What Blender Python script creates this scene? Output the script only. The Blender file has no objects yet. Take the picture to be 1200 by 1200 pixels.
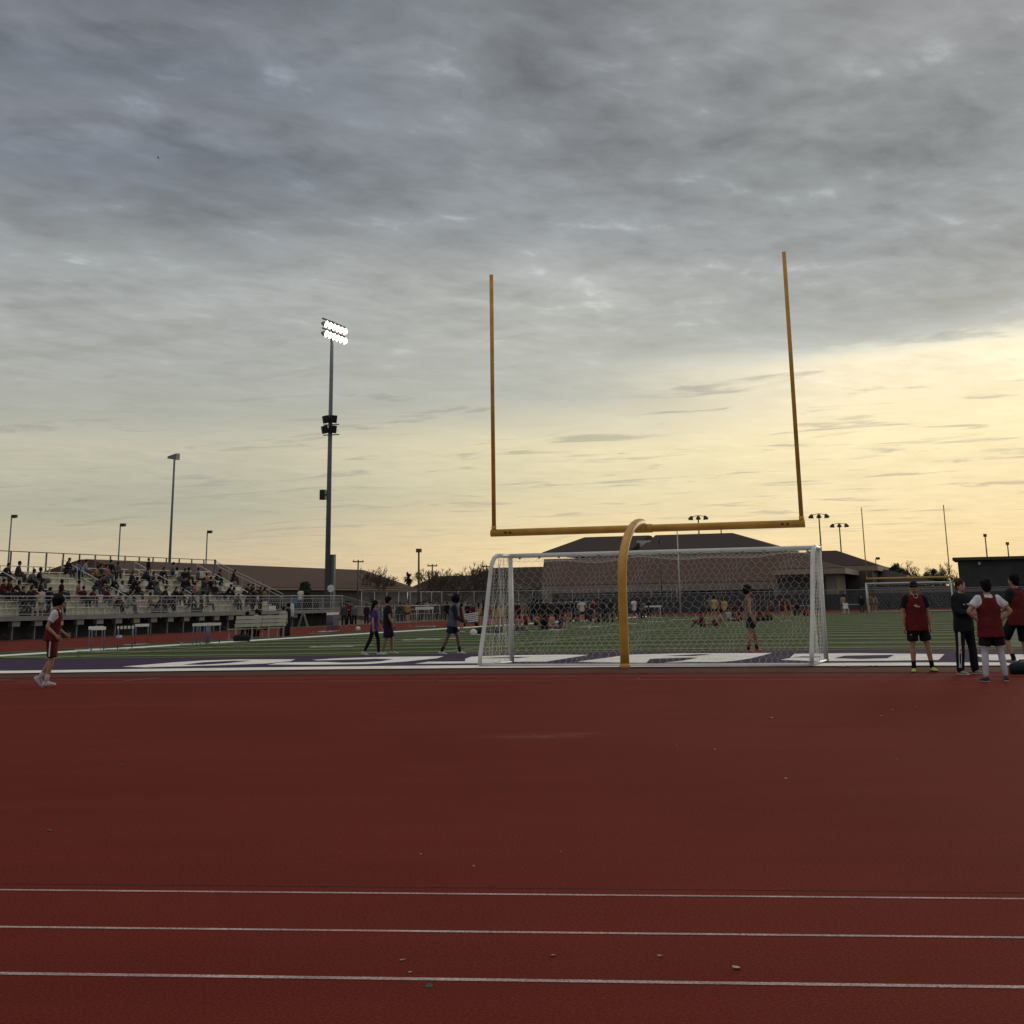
import bpy, math, random
import numpy as np
from mathutils import Vector, Matrix
random.seed(7)
S = bpy.context.scene
COL = S.collection
V = Vector

# ---------------------------------------------------------------- camera and coordinates
F_, CX, CY, PITCH, ROLL, CAMH = 1797.4155, 617.842, 171.6178, .2895, .0178, 1.3699
TH = .2827                                   # the field is turned this much from the view
G0 = V((2.5133, 36.1974, 0))                 # middle of the near end line
A_ = V((math.cos(TH), -math.sin(TH), 0))     # along the end line
N_ = V((math.sin(TH), math.cos(TH), 0))      # down the field

def fld(a, n, z=0.0):
    return G0 + A_ * a + N_ * n + V((0, 0, z))

def to_fld(p):
    q = V((p[0], p[1], 0)) - G0
    return q.dot(A_), q.dot(N_)

def H_(a, n):
    """height of the ground: a slightly crowned playing field, gently rising at its far end"""
    r = min(1.0, max(0.0, (n + 13) / 10.0)); r = r * r * (3 - 2 * r)
    c = 0.06 * max(0.0, 1 - (a / 15.0) ** 2) * r
    s = min(1.0, max(0.0, (n - 105) / 30.0))
    return c + 0.13 * s * s * (3 - 2 * s)

def ray(x, y):
    up = (x - CX) / F_; vp = -(y - CY) / F_
    c, s = math.cos(ROLL), math.sin(ROLL)
    u = c * up + s * vp; v = -s * up + c * vp
    fw = V((0, math.cos(PITCH), math.sin(PITCH))); uv = V((0, -math.sin(PITCH), math.cos(PITCH)))
    return fw + V((1, 0, 0)) * u + uv * v

def gr(x, y):
    """the spot of ground seen at a pixel of the 1200 x 1200 photograph"""
    d = ray(x, y); z = 0.0; p = None
    for _ in range(12):
        t = (z - CAMH) / d.z
        p = V((0, 0, CAMH)) + d * t
        z = 0.5 * z + 0.5 * H_(*to_fld(p))
    p.z = H_(*to_fld(p))
    return p

def at(x, y, Y):
    d = ray(x, y)
    return V((0, 0, CAMH)) + d * (Y / d.y)

def on_a(x, y, a):
    d = ray(x, y); t = (a + G0.dot(A_)) / d.dot(A_)
    return V((0, 0, CAMH)) + d * t

def on_n(x, y, n):
    d = ray(x, y); t = (n + G0.dot(N_)) / d.dot(N_)
    return V((0, 0, CAMH)) + d * t

def proj(p):
    q = V(p) - V((0, 0, CAMH))
    fw = V((0, math.cos(PITCH), math.sin(PITCH))); uv = V((0, -math.sin(PITCH), math.cos(PITCH)))
    u = F_ * q.x / q.dot(fw); v = F_ * q.dot(uv) / q.dot(fw)
    c, s = math.cos(ROLL), math.sin(ROLL)
    return CX + c * u - s * v, CY - (s * u + c * v)

cam_d = bpy.data.cameras.new('camera'); cam = bpy.data.objects.new('camera', cam_d); COL.objects.link(cam)
S.camera = cam
_fw = V((0, math.cos(PITCH), math.sin(PITCH))); _uv = V((0, -math.sin(PITCH), math.cos(PITCH))); _r = V((1, 0, 0))
_c, _s = math.cos(ROLL), math.sin(ROLL)
_R = _c * _r - _s * _uv; _U = _s * _r + _c * _uv
m = Matrix.Identity(4)
for i in range(3):
    m[i][0] = _R[i]; m[i][1] = _U[i]; m[i][2] = -_fw[i]
m[2][3] = CAMH
cam.matrix_world = m
cam_d.sensor_width = 36; cam_d.lens = F_ / 1200 * 36
cam_d.shift_x = (600 - CX) / 1200; cam_d.shift_y = (CY - 600) / 1200
cam_d.clip_start = 0.1; cam_d.clip_end = 6000

# ---------------------------------------------------------------- materials
def lin(c):
    return tuple((v / 255 / 12.92) if v / 255 <= .04045 else ((v / 255 + .055) / 1.055) ** 2.4 for v in c)

class NT:
    def __init__(s, nt): s.nt = nt
    def n(s, typ, **kw):
        nd = s.nt.nodes.new(typ)
        for k, v in kw.items():
            if k == 'inp':
                for kk, vv in v.items():
                    if hasattr(vv, 'is_linked') or isinstance(vv, bpy.types.NodeSocket): s.nt.links.new(vv, nd.inputs[kk])
                    else: nd.inputs[kk].default_value = vv
            else: setattr(nd, k, v)
        return nd
    def math(s, op, a, b=0.0, clamp=False):
        nd = s.n('ShaderNodeMath', operation=op, use_clamp=clamp)
        for i, v in enumerate((a, b)):
            if isinstance(v, bpy.types.NodeSocket): s.nt.links.new(v, nd.inputs[i])
            else: nd.inputs[i].default_value = v
        return nd.outputs[0]
    def ramp(s, fac, stops, interp='LINEAR'):
        nd = s.n('ShaderNodeValToRGB'); s.nt.links.new(fac, nd.inputs[0]); cr = nd.color_ramp; cr.interpolation = interp
        while len(cr.elements) < len(stops): cr.elements.new(.5)
        for e, (p, c) in zip(cr.elements, stops):
            e.position = p; e.color = (*c, 1) if len(c) == 3 else c
        return nd.outputs[0]
    def mix(s, fac, a, b, blend='MIX'):
        nd = s.n('ShaderNodeMix', data_type='RGBA', blend_type=blend)
        for i, v in ((0, fac), (6, a), (7, b)):
            if isinstance(v, bpy.types.NodeSocket): s.nt.links.new(v, nd.inputs[i])
            else: nd.inputs[i].default_value = v if i == 0 else ((*v, 1) if len(v) == 3 else v)
        return nd.outputs[2]
    def noise(s, vec, scale, detail=4, rough=.55, dist=0.0):
        nd = s.n('ShaderNodeTexNoise'); nd.inputs['Scale'].default_value = scale; nd.inputs['Detail'].default_value = detail
        nd.inputs['Roughness'].default_value = rough; nd.inputs['Distortion'].default_value = dist
        if vec is not None: s.nt.links.new(vec, nd.inputs['Vector'])
        return nd.outputs['Fac']

def mat(name, col, rough=.7, var=.25, scale=6.0, metal=0.0, bump=0.0, bscale=40.0, spec=.3, col2=None, emit=None, alpha=None):
    m = bpy.data.materials.new(name); m.use_nodes = True
    t = NT(m.node_tree); b = m.node_tree.nodes['Principled BSDF']; L = m.node_tree.links
    tc = t.n('ShaderNodeTexCoord')
    nz = t.noise(tc.outputs['Object'], scale, 5, .6)
    f = t.ramp(nz, [(.3, (0, 0, 0)), (.7, (1, 1, 1))])
    c1 = tuple(min(1, v * (1 - var)) for v in col); c2 = col2 or tuple(min(1, v * (1 + var)) for v in col)
    L.new(t.mix(f, c1, c2), b.inputs['Base Color'])
    b.inputs['Roughness'].default_value = rough; b.inputs['Metallic'].default_value = metal
    b.inputs['Specular IOR Level'].default_value = spec
    if bump:
        bn = t.n('ShaderNodeBump'); bn.inputs['Strength'].default_value = bump; bn.inputs['Distance'].default_value = .02
        L.new(t.noise(tc.outputs['Object'], bscale, 3, .6), bn.inputs['Height']); L.new(bn.outputs[0], b.inputs['Normal'])
    if emit:
        b.inputs['Emission Color'].default_value = (*emit[0], 1); b.inputs['Emission Strength'].default_value = emit[1]
    return m

MT = {}
def M(key, *a, **k):
    if key not in MT: MT[key] = mat(key, *a, **k)
    return MT[key]

# ---------------------------------------------------------------- mesh builder
class MB:
    def __init__(s): s.v = []; s.f = []; s.mi = []; s.cur = 0
    def add(s, vs, fs):
        o = len(s.v); s.v += [tuple(v) for v in vs]
        for f in fs: s.f.append(tuple(i + o for i in f)); s.mi.append(s.cur)
    def quad(s, a, b, c, d): s.add((a, b, c, d), ((0, 1, 2, 3),))
    def poly(s, pts): s.add(pts, (tuple(range(len(pts))),))
    def box(s, c, sx, sy, sz, ax=V((1, 0, 0)), ay=V((0, 1, 0)), az=V((0, 0, 1))):
        c = V(c); X = V(ax) * sx / 2; Y = V(ay) * sy / 2; Z = V(az) * sz / 2
        vs = [c + X * i + Y * j + Z * k for k in (-1, 1) for j in (-1, 1) for i in (-1, 1)]
        s.add(vs, ((0, 2, 3, 1), (4, 5, 7, 6), (0, 1, 5, 4), (2, 6, 7, 3), (0, 4, 6, 2), (1, 3, 7, 5)))
    def fbox(s, a0, a1, n0, n1, z0, z1):      # box in field axes
        s.box(fld((a0 + a1) / 2, (n0 + n1) / 2, (z0 + z1) / 2), abs(a1 - a0), abs(n1 - n0), z1 - z0, A_, N_)
    def bar(s, p0, p1, w, h=None, up=V((0, 0, 1))):
        p0, p1 = V(p0), V(p1); d = (p1 - p0); l = d.length; d.normalize()
        x = d.cross(up)
        if x.length < 1e-4: x = d.cross(V((1, 0, 0)))
        x.normalize(); y = x.cross(d)
        s.box((p0 + p1) / 2, l, w, h or w, d, x, y)
    def tube(s, pts, rad, seg=10, ell=None, round_end=True):
        """tube through pts; rad per point: r or (rx, ry); ell = fixed x axis of the sections"""
        pts = [V(p) for p in pts]; rr = [r if isinstance(r, (tuple, list)) else (r, r) for r in (rad if isinstance(rad, (list, tuple)) and len(rad) == len(pts) else [rad] * len(pts))]
        if round_end:
            d0 = (pts[0] - pts[1]).normalized(); d1 = (pts[-1] - pts[-2]).normalized()
            a, b = rr[0], rr[-1]
            pts = [pts[0] + d0 * min(a) * .55] + pts + [pts[-1] + d1 * min(b) * .55]
            rr = [(a[0] * .55, a[1] * .55)] + rr + [(b[0] * .55, b[1] * .55)]
        rings = []; px = None
        for i, p in enumerate(pts):
            t = (pts[min(i + 1, len(pts) - 1)] - pts[max(i - 1, 0)]).normalized()
            ref = V(ell) if ell is not None else (px if px is not None else (V((1, 0, 0)) if abs(t.x) < .8 else V((0, 1, 0))))
            x = ref - t * ref.dot(t)
            if x.length < 1e-5: x = t.orthogonal()
            x.normalize(); y = t.cross(x); px = x
            rings.append([p + x * (rr[i][0] * math.cos(2 * math.pi * k / seg)) + y * (rr[i][1] * math.sin(2 * math.pi * k / seg)) for k in range(seg)])
        vs = [v for r in rings for v in r]; fs = []
        for i in range(len(rings) - 1):
            for k in range(seg):
                fs.append((i * seg + k, i * seg + (k + 1) % seg, (i + 1) * seg + (k + 1) % seg, (i + 1) * seg + k))
        fs.append(tuple(reversed(range(seg)))); o = (len(rings) - 1) * seg; fs.append(tuple(range(o, o + seg)))
        s.add(vs, fs)
    def ball(s, c, rx, ry=None, rz=None, seg=12, rings=8, rot=None):
        c = V(c); ry = ry or rx; rz = rz or rx
        vs = []; fs = []
        for i in range(1, rings):
            ph = math.pi * i / rings
            for k in range(seg):
                th = 2 * math.pi * k / seg
                v = V((rx * math.sin(ph) * math.cos(th), ry * math.sin(ph) * math.sin(th), rz * math.cos(ph)))
                vs.append(c + (rot @ v if rot else v))
        for i in range(rings - 2):
            for k in range(seg):
                fs.append((i * seg + k, (i + 1) * seg + k, (i + 1) * seg + (k + 1) % seg, i * seg + (k + 1) % seg))
        t = V((0, 0, rz)); vs.append(c + (rot @ t if rot else t)); vs.append(c - (rot @ t if rot else t))
        for k in range(seg):
            fs.append((len(vs) - 2, k, (k + 1) % seg)); o = (rings - 2) * seg
            fs.append((len(vs) - 1, o + (k + 1) % seg, o + k))
        s.add(vs, fs)
    def mesh(s, name, mats=None, smooth=False):
        me = bpy.data.meshes.new(name); me.from_pydata(s.v, [], s.f)
        if mats:
            for x in (mats if isinstance(mats, (list, tuple)) else [mats]): me.materials.append(x)
        if any(s.mi): me.polygons.foreach_set('material_index', s.mi)
        me.polygons.foreach_set('use_smooth', [smooth] * len(me.polygons)); me.update()
        return me
    def build(s, name, mats=None, parent=None, smooth=False, loc=None):
        o = bpy.data.objects.new(name, s.mesh(name, mats, smooth)); COL.objects.link(o)
        if parent is not None: o.parent = parent
        if loc is not None: o.location = loc
        return o

def tag(o, label=None, cat=None, group=None, kind=None):
    if label: o['label'] = label
    if cat: o['category'] = cat
    if group: o['group'] = group
    if kind: o['kind'] = kind
    return o

def empty(name, loc, label, cat, group=None, rz=0.0):
    o = bpy.data.objects.new(name, None); COL.objects.link(o); o.location = loc; o.rotation_euler = (0, 0, rz); o.empty_display_size = .2
    return tag(o, label, cat, group)

def copy_tree(o, parent=None):
    c = o.copy(); COL.objects.link(c)
    if parent is not None: c.parent = parent
    for ch in o.children:
        copy_tree(ch, c)
    return c

class Loc(MB):
    """a builder that takes world points and stores them relative to an empty's spot"""
    def __init__(s, origin): super().__init__(); s.o = V(origin)
    def build(s, name, mats=None, parent=None, smooth=False):
        s.v = [(x - s.o.x, y - s.o.y, z - s.o.z) for x, y, z in s.v]
        return super().build(name, mats, parent, smooth)
# ---------------------------------------------------------------- people
def _rem(mb, vox, it=3):
    me = mb.mesh('tmp'); o = bpy.data.objects.new('tmp', me); COL.objects.link(o)
    r = o.modifiers.new('r', 'REMESH'); r.mode = 'VOXEL'; r.voxel_size = vox; r.use_smooth_shade = True
    if it:
        sm = o.modifiers.new('s', 'SMOOTH'); sm.factor = .5; sm.iterations = it
    dg = bpy.context.evaluated_depsgraph_get(); out = bpy.data.meshes.new_from_object(o.evaluated_get(dg))
    bpy.data.objects.remove(o); bpy.data.meshes.remove(me)
    return out

def crease(me):
    """hanging folds in loose cloth"""
    from mathutils import noise
    for v in me.vertices:
        p = v.co; k = noise.noise(V((p.x * 13, p.y * 13, p.z * 4.2))) * .009 + noise.noise(V((p.x * 30 + 5, p.y * 30, p.z * 14))) * .0045
        v.co = p + v.normal * k
    me.update()

def _n(v): return V(v).normalized()

def skel(p):
    lean = math.radians(p.get('lean', 0)); side = math.radians(p.get('side', 0)); tw = math.radians(p.get('twist', 0))
    R = Matrix.Rotation(-lean, 3, 'X') @ Matrix.Rotation(side, 3, 'Y') @ Matrix.Rotation(tw, 3, 'Z')
    J = {'R': R}
    sp = lambda t, x=0, y=0: R @ V((x, y, t))
    J['sp'] = sp
    hw = p.get('hipw', .088)
    for s, k in ((-1, 'l'), (1, 'r')):
        hip = V((s * hw, 0, 0)); J['hip' + k] = hip
        J['knee' + k] = hip + _n(p['thigh' + k]) * .435
        J['ank' + k] = J['knee' + k] + _n(p['shin' + k]) * .415
        fy = math.radians(p.get('toe' + k, 8)) * s; fp = math.radians(p.get('pitch' + k, 0))
        fd = V((math.sin(fy) * math.cos(fp), math.cos(fy) * math.cos(fp), math.sin(fp))); J['fd' + k] = fd
        J['sh' + k] = sp(.44, s * p.get('shw', .178))
        J['elb' + k] = J['sh' + k] + _n(p['up' + k]) * .29
        J['wr' + k] = J['elb' + k] + _n(p['fo' + k]) * .255
        J['hd' + k] = _n(p.get('hand' + k, p['fo' + k]))
    hy = math.radians(p.get('hyaw', 0)); hp = math.radians(p.get('hpitch', 0))
    J['HR'] = Matrix.Rotation(-lean * .5, 3, 'X') @ Matrix.Rotation(hy, 3, 'Z') @ Matrix.Rotation(-hp, 3, 'X')
    J['neck'] = sp(.50); J['head'] = J['neck'] + Matrix.Rotation(-lean * .6, 3, 'X') @ V((0, .02, .155))
    low = 1e9
    for k in 'lr':
        a = J['ank' + k]; fd = J['fd' + k]
        heel = a - fd * .05 - V((0, 0, .085)); toe = a + fd * .19 - V((0, 0, .085))
        low = min(low, a.z - .085, (a + fd * .17).z - .05)
    J['low'] = low
    return J

def build_meshes(p, fine=True, only=None):
    """returns {part: mesh} in a frame whose origin is on the ground (or at seat level for sitters)"""
    J = skel(p); sp = J['sp']; vox = .016 if fine else .028
    off = V((0, 0, -J['low'])) if not p.get('sit') else V((0, 0, 0.10))
    g = p.get('girth', 1.0); out = {}; ellx = J['R'] @ V((1, 0, 0))
    def torso(mb, top=True, d=0.0, bottom=-.07, flare=1.0):
        zs = [(bottom, .15 * flare, .108 * flare), (0, .162, .112), (.13, .140, .102), (.30, .163, .115), (.40, .172, .10), (.455, .145, .082)]
        if top: zs += [(.50, .075, .066)]
        mb.tube([sp(z) + off for z, _, _ in zs], [(rx * g + d, ry * g + d) for _, rx, ry in zs], 16, ellx)
    def limb(mb, a, b, r0, r1, mid=None, f0=0.0, f1=1.0, rnd_=True):
        a, b = V(a), V(b); q0 = a.lerp(b, f0); q1 = a.lerp(b, f1)
        pts = [q0, q0.lerp(q1, .33), q1]; mb.tube([x + off for x in pts], [r0, mid or (r0 * .6 + r1 * .4), r1], 10, None, rnd_)
    # body
    b = MB(); torso(b)
    b.tube([sp(.47) + off, J['neck'] + off, J['head'] + off - V((0, 0, .04))], [.066, .056, .054], 10)
    hc = J['head'] + off; HR = J['HR']
    b.ball(hc, .074, .094, .115, 16, 12, HR); b.ball(hc + HR @ V((0, .028, -.058)), .054, .058, .06, 12, 8, HR)
    if fine:
        b.tube([hc + HR @ V((0, .085, .012)), hc + HR @ V((0, .112, -.026))], [.010, .017], 8)
        b.ball(hc + HR @ V((0, .088, -.062)), .024, .012, .010, 8, 6, HR)
        for s in (-1, 1): b.ball(hc + HR @ V((s * .077, -.005, -.008)), .010, .020, .032, 8, 6, HR)
    for k in 'lr':
        limb(b, J['hip' + k], J['knee' + k], .086 * g, .056, .080 * g); limb(b, J['knee' + k], J['ank' + k], .054, .037, .058)
        limb(b, J['sh' + k], J['elb' + k], .052 * g, .039, .049 * g); limb(b, J['elb' + k], J['wr' + k], .040, .027, .042)
        fd = J['fd' + k]; a = J['ank' + k] + off
        b.tube([a, a - V((0, 0, .045)) + fd * .03, a - V((0, 0, .055)) + fd * .13], [.036, .036, .026], 8)
    me = _rem(b, vox)
    me.materials.clear()
    ex = MB()
    for s, k in ((-1, 'l'), (1, 'r')):
        w = J['wr' + k] + off; d = J['hd' + k]
        side = V((1, 0, 0)) * s
        nrm = (-side - d * (-side).dot(d)); nrm = nrm.normalized() if nrm.length > .1 else V((0, 0, -1))
        ax = d.cross(nrm).normalized()                       # across the knuckles
        if ax.y < 0: ax = -ax                                # index finger to the front
        ex.tube([w - d * .02, w + d * .03, w + d * .088], [(.026, .02), (.038, .015), (.040, .013)], 8, ax)
        for i, (l, o_) in enumerate(((.070, .029), (.080, .010), (.074, -.010), (.058, -.028))):
            q = w + d * .078 + ax * o_; c1 = q + (d * .85 + nrm * .4).normalized() * l * .5; c2 = c1 + (d * .5 + nrm * .85).normalized() * l * .5
            ex.tube([q, c1, c2], [.0092, .0085, .0072], 6)
        q = w + d * .03 + ax * .03; c1 = q + (d * .6 + ax * .8).normalized() * .038; ex.tube([q, c1, c1 + (d * .9 + ax * .2 + nrm * .4).normalized() * .032], [.011, .0095, .008], 6)
    if fine:
        ex.cur = 1
        for s in (-1, 1):
            ex.ball(hc + HR @ V((s * .031, .085, .006)), .013, .009, .0075, 8, 6, HR)
            ex.tube([hc + HR @ V((s * .014, .092, .028)), hc + HR @ V((s * .048, .078, .031))], .005, 6)
    # append hands and eyes to the one body mesh
    import bmesh
    bm = bmesh.new(); bm.from_mesh(me); t2 = ex.mesh('ex', smooth=True); bm.from_mesh(t2); bm.to_mesh(me); bm.free(); bpy.data.meshes.remove(t2)
    for f in me.polygons: f.use_smooth = True
    out['body'] = me
    # clothes
    c = p['wear']
    def put(name, mb, it=4, v=None):
        out[name] = _rem(mb, v or vox, it); out[name].materials.clear()
        if fine and name != 'leggings': crease(out[name])
        for f in out[name].polygons: f.use_smooth = True
    top = c.get('top')
    if top:
        mb = MB(); torso(mb, False, .020 + c.get('loose', .006), -.02 if c.get('bib') else c.get('hem', -.13), 1.0 if c.get('bib') else 1.12)
        if top != 'tank':
            e = {'tee': .62, 'long': 1.0}[top]
            for k in 'lr':
                limb(mb, J['sh' + k], J['elb' + k], .072 * g, (.070 if top == 'tee' else .054) * g, None, -.05, e, top != 'tee')
                if top == 'long': limb(mb, J['elb' + k], J['wr' + k], .056, .044, None, 0, .97)
        else:
            for s in (-1, 1): mb.tube([sp(.40, s * .10, .02) + off, sp(.475, s * .085, 0) + off, sp(.42, s * .09, -.05) + off], .034, 8)
        if top != 'tank':
            for k in 'lr': mb.ball(J['sh' + k] + off - ellx * (.012 if k == 'r' else -.012), .078 * g, .074 * g, .070 * g, 10, 8)
        put('shirt', mb)
    if c.get('bib'):
        mb = MB(); zs = [(c.get('bibhem', -.16), .206, .160), (c.get('bibhem', -.16) + .02, .207, .160), (0, .198, .150), (.13, .176, .136), (.30, .184, .142), (.40, .152, .132), (.47, .120, .105)]
        mb.tube([sp(z) + off for z, _, _ in zs], [(rx * g + .012, ry * g + .012) for _, rx, ry in zs], 18, ellx, False)
        for s in (-1, 1): mb.tube([sp(.40, s * .10, .085) + off, sp(.492, s * .096, .03) + off, sp(.495, s * .096, -.03) + off, sp(.40, s * .10, -.085) + off], [(.045, .045)] * 4, 8)
        put('bib', mb, 2)
    bot = c.get('bottom')
    if bot:
        mb = MB(); zs = [(-.05, .165, .122), (.03, .17, .122), (.10, .152, .112)]
        mb.tube([sp(z) + off for z, _, _ in zs], [(rx * g, ry * g) for _, rx, ry in zs], 14, ellx)
        for k in 'lr':
            h, kn, an = J['hip' + k], J['knee' + k], J['ank' + k]
            if bot == 'shorts': limb(mb, h, kn, .100 * g, .104 * g, .104 * g, 0, c.get('len', .80), False)
            elif bot == 'leggings': limb(mb, h, kn, .092 * g, .063, .088 * g); limb(mb, kn, an, .061, .043, .064, 0, .96)
            else: limb(mb, h, kn, .100 * g, .080, .097 * g); limb(mb, kn, an, .080, .076, .082, 0, 1.03)
        put_it = 2
        put('shorts' if bot == 'shorts' else ('leggings' if bot == 'leggings' else 'trousers'), mb)
    if c.get('under'):
        mb = MB()
        for k in 'lr':
            limb(mb, J['hip' + k], J['knee' + k], .092, .063, .088, .5, 1); limb(mb, J['knee' + k], J['ank' + k], .062, .045, .066, 0, .98)
        put('leggings', mb)
    for k in 'lr':
        a = J['ank' + k] + off; fd = J['fd' + k]; up = V((0, 0, 1)) if abs(fd.z) < .75 else V((0, 1, 0))
        up = (up - fd * up.dot(fd)).normalized()
        if c.get('socks'):
            mb = MB(); q = J['knee' + k].lerp(J['ank' + k], c['socks']) + off
            mb.tube([q, q.lerp(a, .6), a - up * .03], [.052 if c['socks'] < .6 else .045, .045, .043], 10)
            out['sock' + k] = mb.mesh('sock', smooth=True)
        mb = MB(); x = fd.cross(up)
        mb.tube([a - up * .058 - fd * .062, a - up * .045 - fd * .03, a - up * .05 + fd * .05, a - up * .062 + fd * .13, a - up * .068 + fd * .185], [(.030, .026), (.040, .045), (.044, .038), (.047, .027), (.030, .016)], 12, x)
        mb.cur = 1
        mb.tube([a - up * .082 - fd * .07, a - up * .082 + fd * .04, a - up * .08 + fd * .12, a - up * .078 + fd * .195], [(.034, .012), (.042, .012), (.047, .012), (.030, .012)], 10, x)
        out['shoe' + k] = mb.mesh('shoe', smooth=True)
    hr = c.get('hair', 'short')
    mb = MB(); rnd = random.Random(3)
    if hr == 'cap':
        mb.ball(hc + HR @ V((0, -.006, .032)), .086, .106, .092, 14, 8, HR)
        mb.tube([hc + HR @ V((0, .07, .045)), hc + HR @ V((0, .125, .036)), hc + HR @ V((0, .165, .022))], [(.07, .012), (.066, .008), (.04, .006)], 10, HR @ V((1, 0, 0)))
        out['cap'] = mb.mesh('cap', smooth=True)
        mb = MB(); mb.ball(hc + HR @ V((0, -.03, -.01)), .080, .082, .075, 12, 8, HR); out['hair'] = mb.mesh('hair', smooth=True)
    else:
        big = {'short': .012, 'mop': .034, 'long': .012, 'afro': .040}[hr]
        mb.ball(hc + HR @ V((0, -.026, .030)), .082 + big, .094 + big, .094 + big, 16, 10, HR)
        mb.ball(hc + HR @ V((0, -.050, -.015)), .076 + big * .5, .066 + big * .5, .085, 14, 8, HR)
        for i in range(26 if hr in ('mop', 'afro') else 14):
            th = rnd.uniform(0, 2 * math.pi); ph = rnd.uniform(.1, 1.5)
            d = V((math.sin(ph) * math.cos(th), math.sin(ph) * math.sin(th) * 1.05 - .12, math.cos(ph)))
            mb.ball(hc + HR @ (V((0, -.018, .034)) + d * (.082 + big)), rnd.uniform(.016, .032), None, None, 7, 5)
        if hr in ('mop',):
            for x_ in (-.045, -.015, .02, .05): mb.ball(hc + HR @ V((x_, .078, .062)), .03, .024, .030, 8, 6, HR)
        if hr == 'long':
            mb.tube([hc + HR @ V((0, -.06, .03)), hc + HR @ V((0, -.10, -.07)), sp(.42, 0, -.12) + off, sp(.30, 0, -.13) + off], [(.07, .04), (.075, .04), (.07, .03), (.03, .02)], 10, HR @ V((1, 0, 0)))
        out['hair'] = _rem(mb, .016 if fine else .026, 1); out['hair'].materials.clear()
    return out

PROTO = {}
def meshes_for(key, pose, fine):
    if key not in PROTO: PROTO[key] = build_meshes(pose, fine)
    return PROTO[key]

SKIN = [(.42, .24, .165), (.33, .18, .115), (.24, .125, .078), (.13, .065, .04), (.07, .036, .025)]
def cloth(col):
    k = 'cloth_%d_%d_%d' % tuple(int(v * 400) for v in col)
    return M(k, col, .85, .18, 9, bump=.35, bscale=14, spec=.15)
def skin(i): return M('skin_%d' % i, SKIN[i], .55, .10, 20, spec=.35)

def set_mat(o, *mats):
    for i, mm in enumerate(mats):
        while len(o.data.materials) <= i: o.data.materials.append(None)
        o.material_slots[i].link = 'OBJECT'; o.material_slots[i].material = mm

def person(meshes, loc, heading, label, group, cols, sk=1, h=1.72, sit=False):
    """cols: shirt, bib, shorts/trousers/leggings, sock, shoe, hair, cap"""
    body = bpy.data.objects.new('person', meshes['body']); COL.objects.link(body)
    tag(body, label, 'person', group)
    body.location = loc; s = h / 1.745; body.scale = (s, s, s)
    body.rotation_euler = (0, 0, math.atan2(-heading[0], heading[1]))
    set_mat(body, skin(sk), M('eye_dark', (.02, .014, .012), .4))
    parts = {}
    for k, me in meshes.items():
        if k == 'body': continue
        nm = {'shoel': 'shoe', 'shoer': 'shoe', 'sockl': 'sock', 'sockr': 'sock'}.get(k, k)
        o = bpy.data.objects.new(nm, me); COL.objects.link(o); o.parent = body; parts[k] = o
        c = cols.get(nm, (.02, .02, .02))
        if nm == 'shoe': set_mat(o, cloth(c), cloth(cols.get('sole', (.55, .53, .5))))
        elif nm == 'hair': set_mat(o, M('hair_%d' % int(c[0] * 1000), c, .85, .3, 30, bump=.6, bscale=60, spec=.1))
        else: set_mat(o, cloth(c))
    return body, parts

DOWN = V((0, 0, -1))
def P(**k):
    d = dict(thighl=(-.06, .02, -1), shinl=(-.02, -.04, -1), thighr=(.06, .02, -1), shinr=(.02, -.04, -1),
             upl=(-.18, -.02, -1), fol=(-.06, .16, -1), upr=(.18, -.02, -1), for_=None)
    d['for'] = (.06, .16, -1); d.pop('for_'); d['wear'] = dict(top='tee', bottom='shorts')
    d.update({kk: v for kk, v in k.items()}); return d
def PP(wear, **k):
    fr = k.pop('forr', None); d = P(**k); d['wear'] = wear
    if fr: d['for'] = fr
    return d
# ---------------------------------------------------------------- poses (built first, while the scene is empty)
FOLD = dict(upl=(-.22, .30, -1), fol=(.75, .62, .05), upr=(.22, .30, -1), forr=(-.75, .62, -.05))
HIPS = dict(upl=(-.78, -.22, -.80), fol=(.72, .20, -.70), upr=(.78, -.22, -.80), forr=(-.72, .20, -.70))
near = {}
near['runner'] = build_meshes(PP(dict(top='tee', bib=True, bottom='shorts', len=.95, socks=.72, hair='mop', bibhem=-.10), lean=7, hpitch=8,
    thighr=(.05, .12, -1), shinr=(0, -.20, -1), thighl=(-.04, .02, -1), shinl=(0, -.62, -1), pitchl=-52,
    upr=(.16, -.42, -1), forr=(-.16, .90, -.85), upl=(-.16, -.12, -1), fol=(.25, .9, -.55), girth=.96))
near['purple_walker'] = build_meshes(PP(dict(top='tee', bottom='leggings', hair='long', hem=-.16), lean=3, girth=.88, hpitch=4,
    thighr=(.03, -.26, -1), shinr=(0, -.52, -1), pitchr=-18, thighl=(-.03, .30, -1), shinl=(0, .06, -1),
    upr=(.14, -.18, -1), forr=(.02, .10, -1), upl=(-.14, .22, -1), fol=(0, .45, -1), hipw=.08, shw=.165))
near['black_walker'] = build_meshes(PP(dict(top='tee', bottom='shorts', len=1.0, hair='short', hem=-.14), lean=2, girth=1.02,
    thighl=(-.04, .30, -1), shinl=(0, .05, -1), thighr=(.04, -.10, -1), shinr=(0, -.28, -1), pitchr=-8,
    upr=(.16, .12, -1), forr=(0, .48, -1), upl=(-.16, -.2, -1), fol=(0, .05, -1)))
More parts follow.
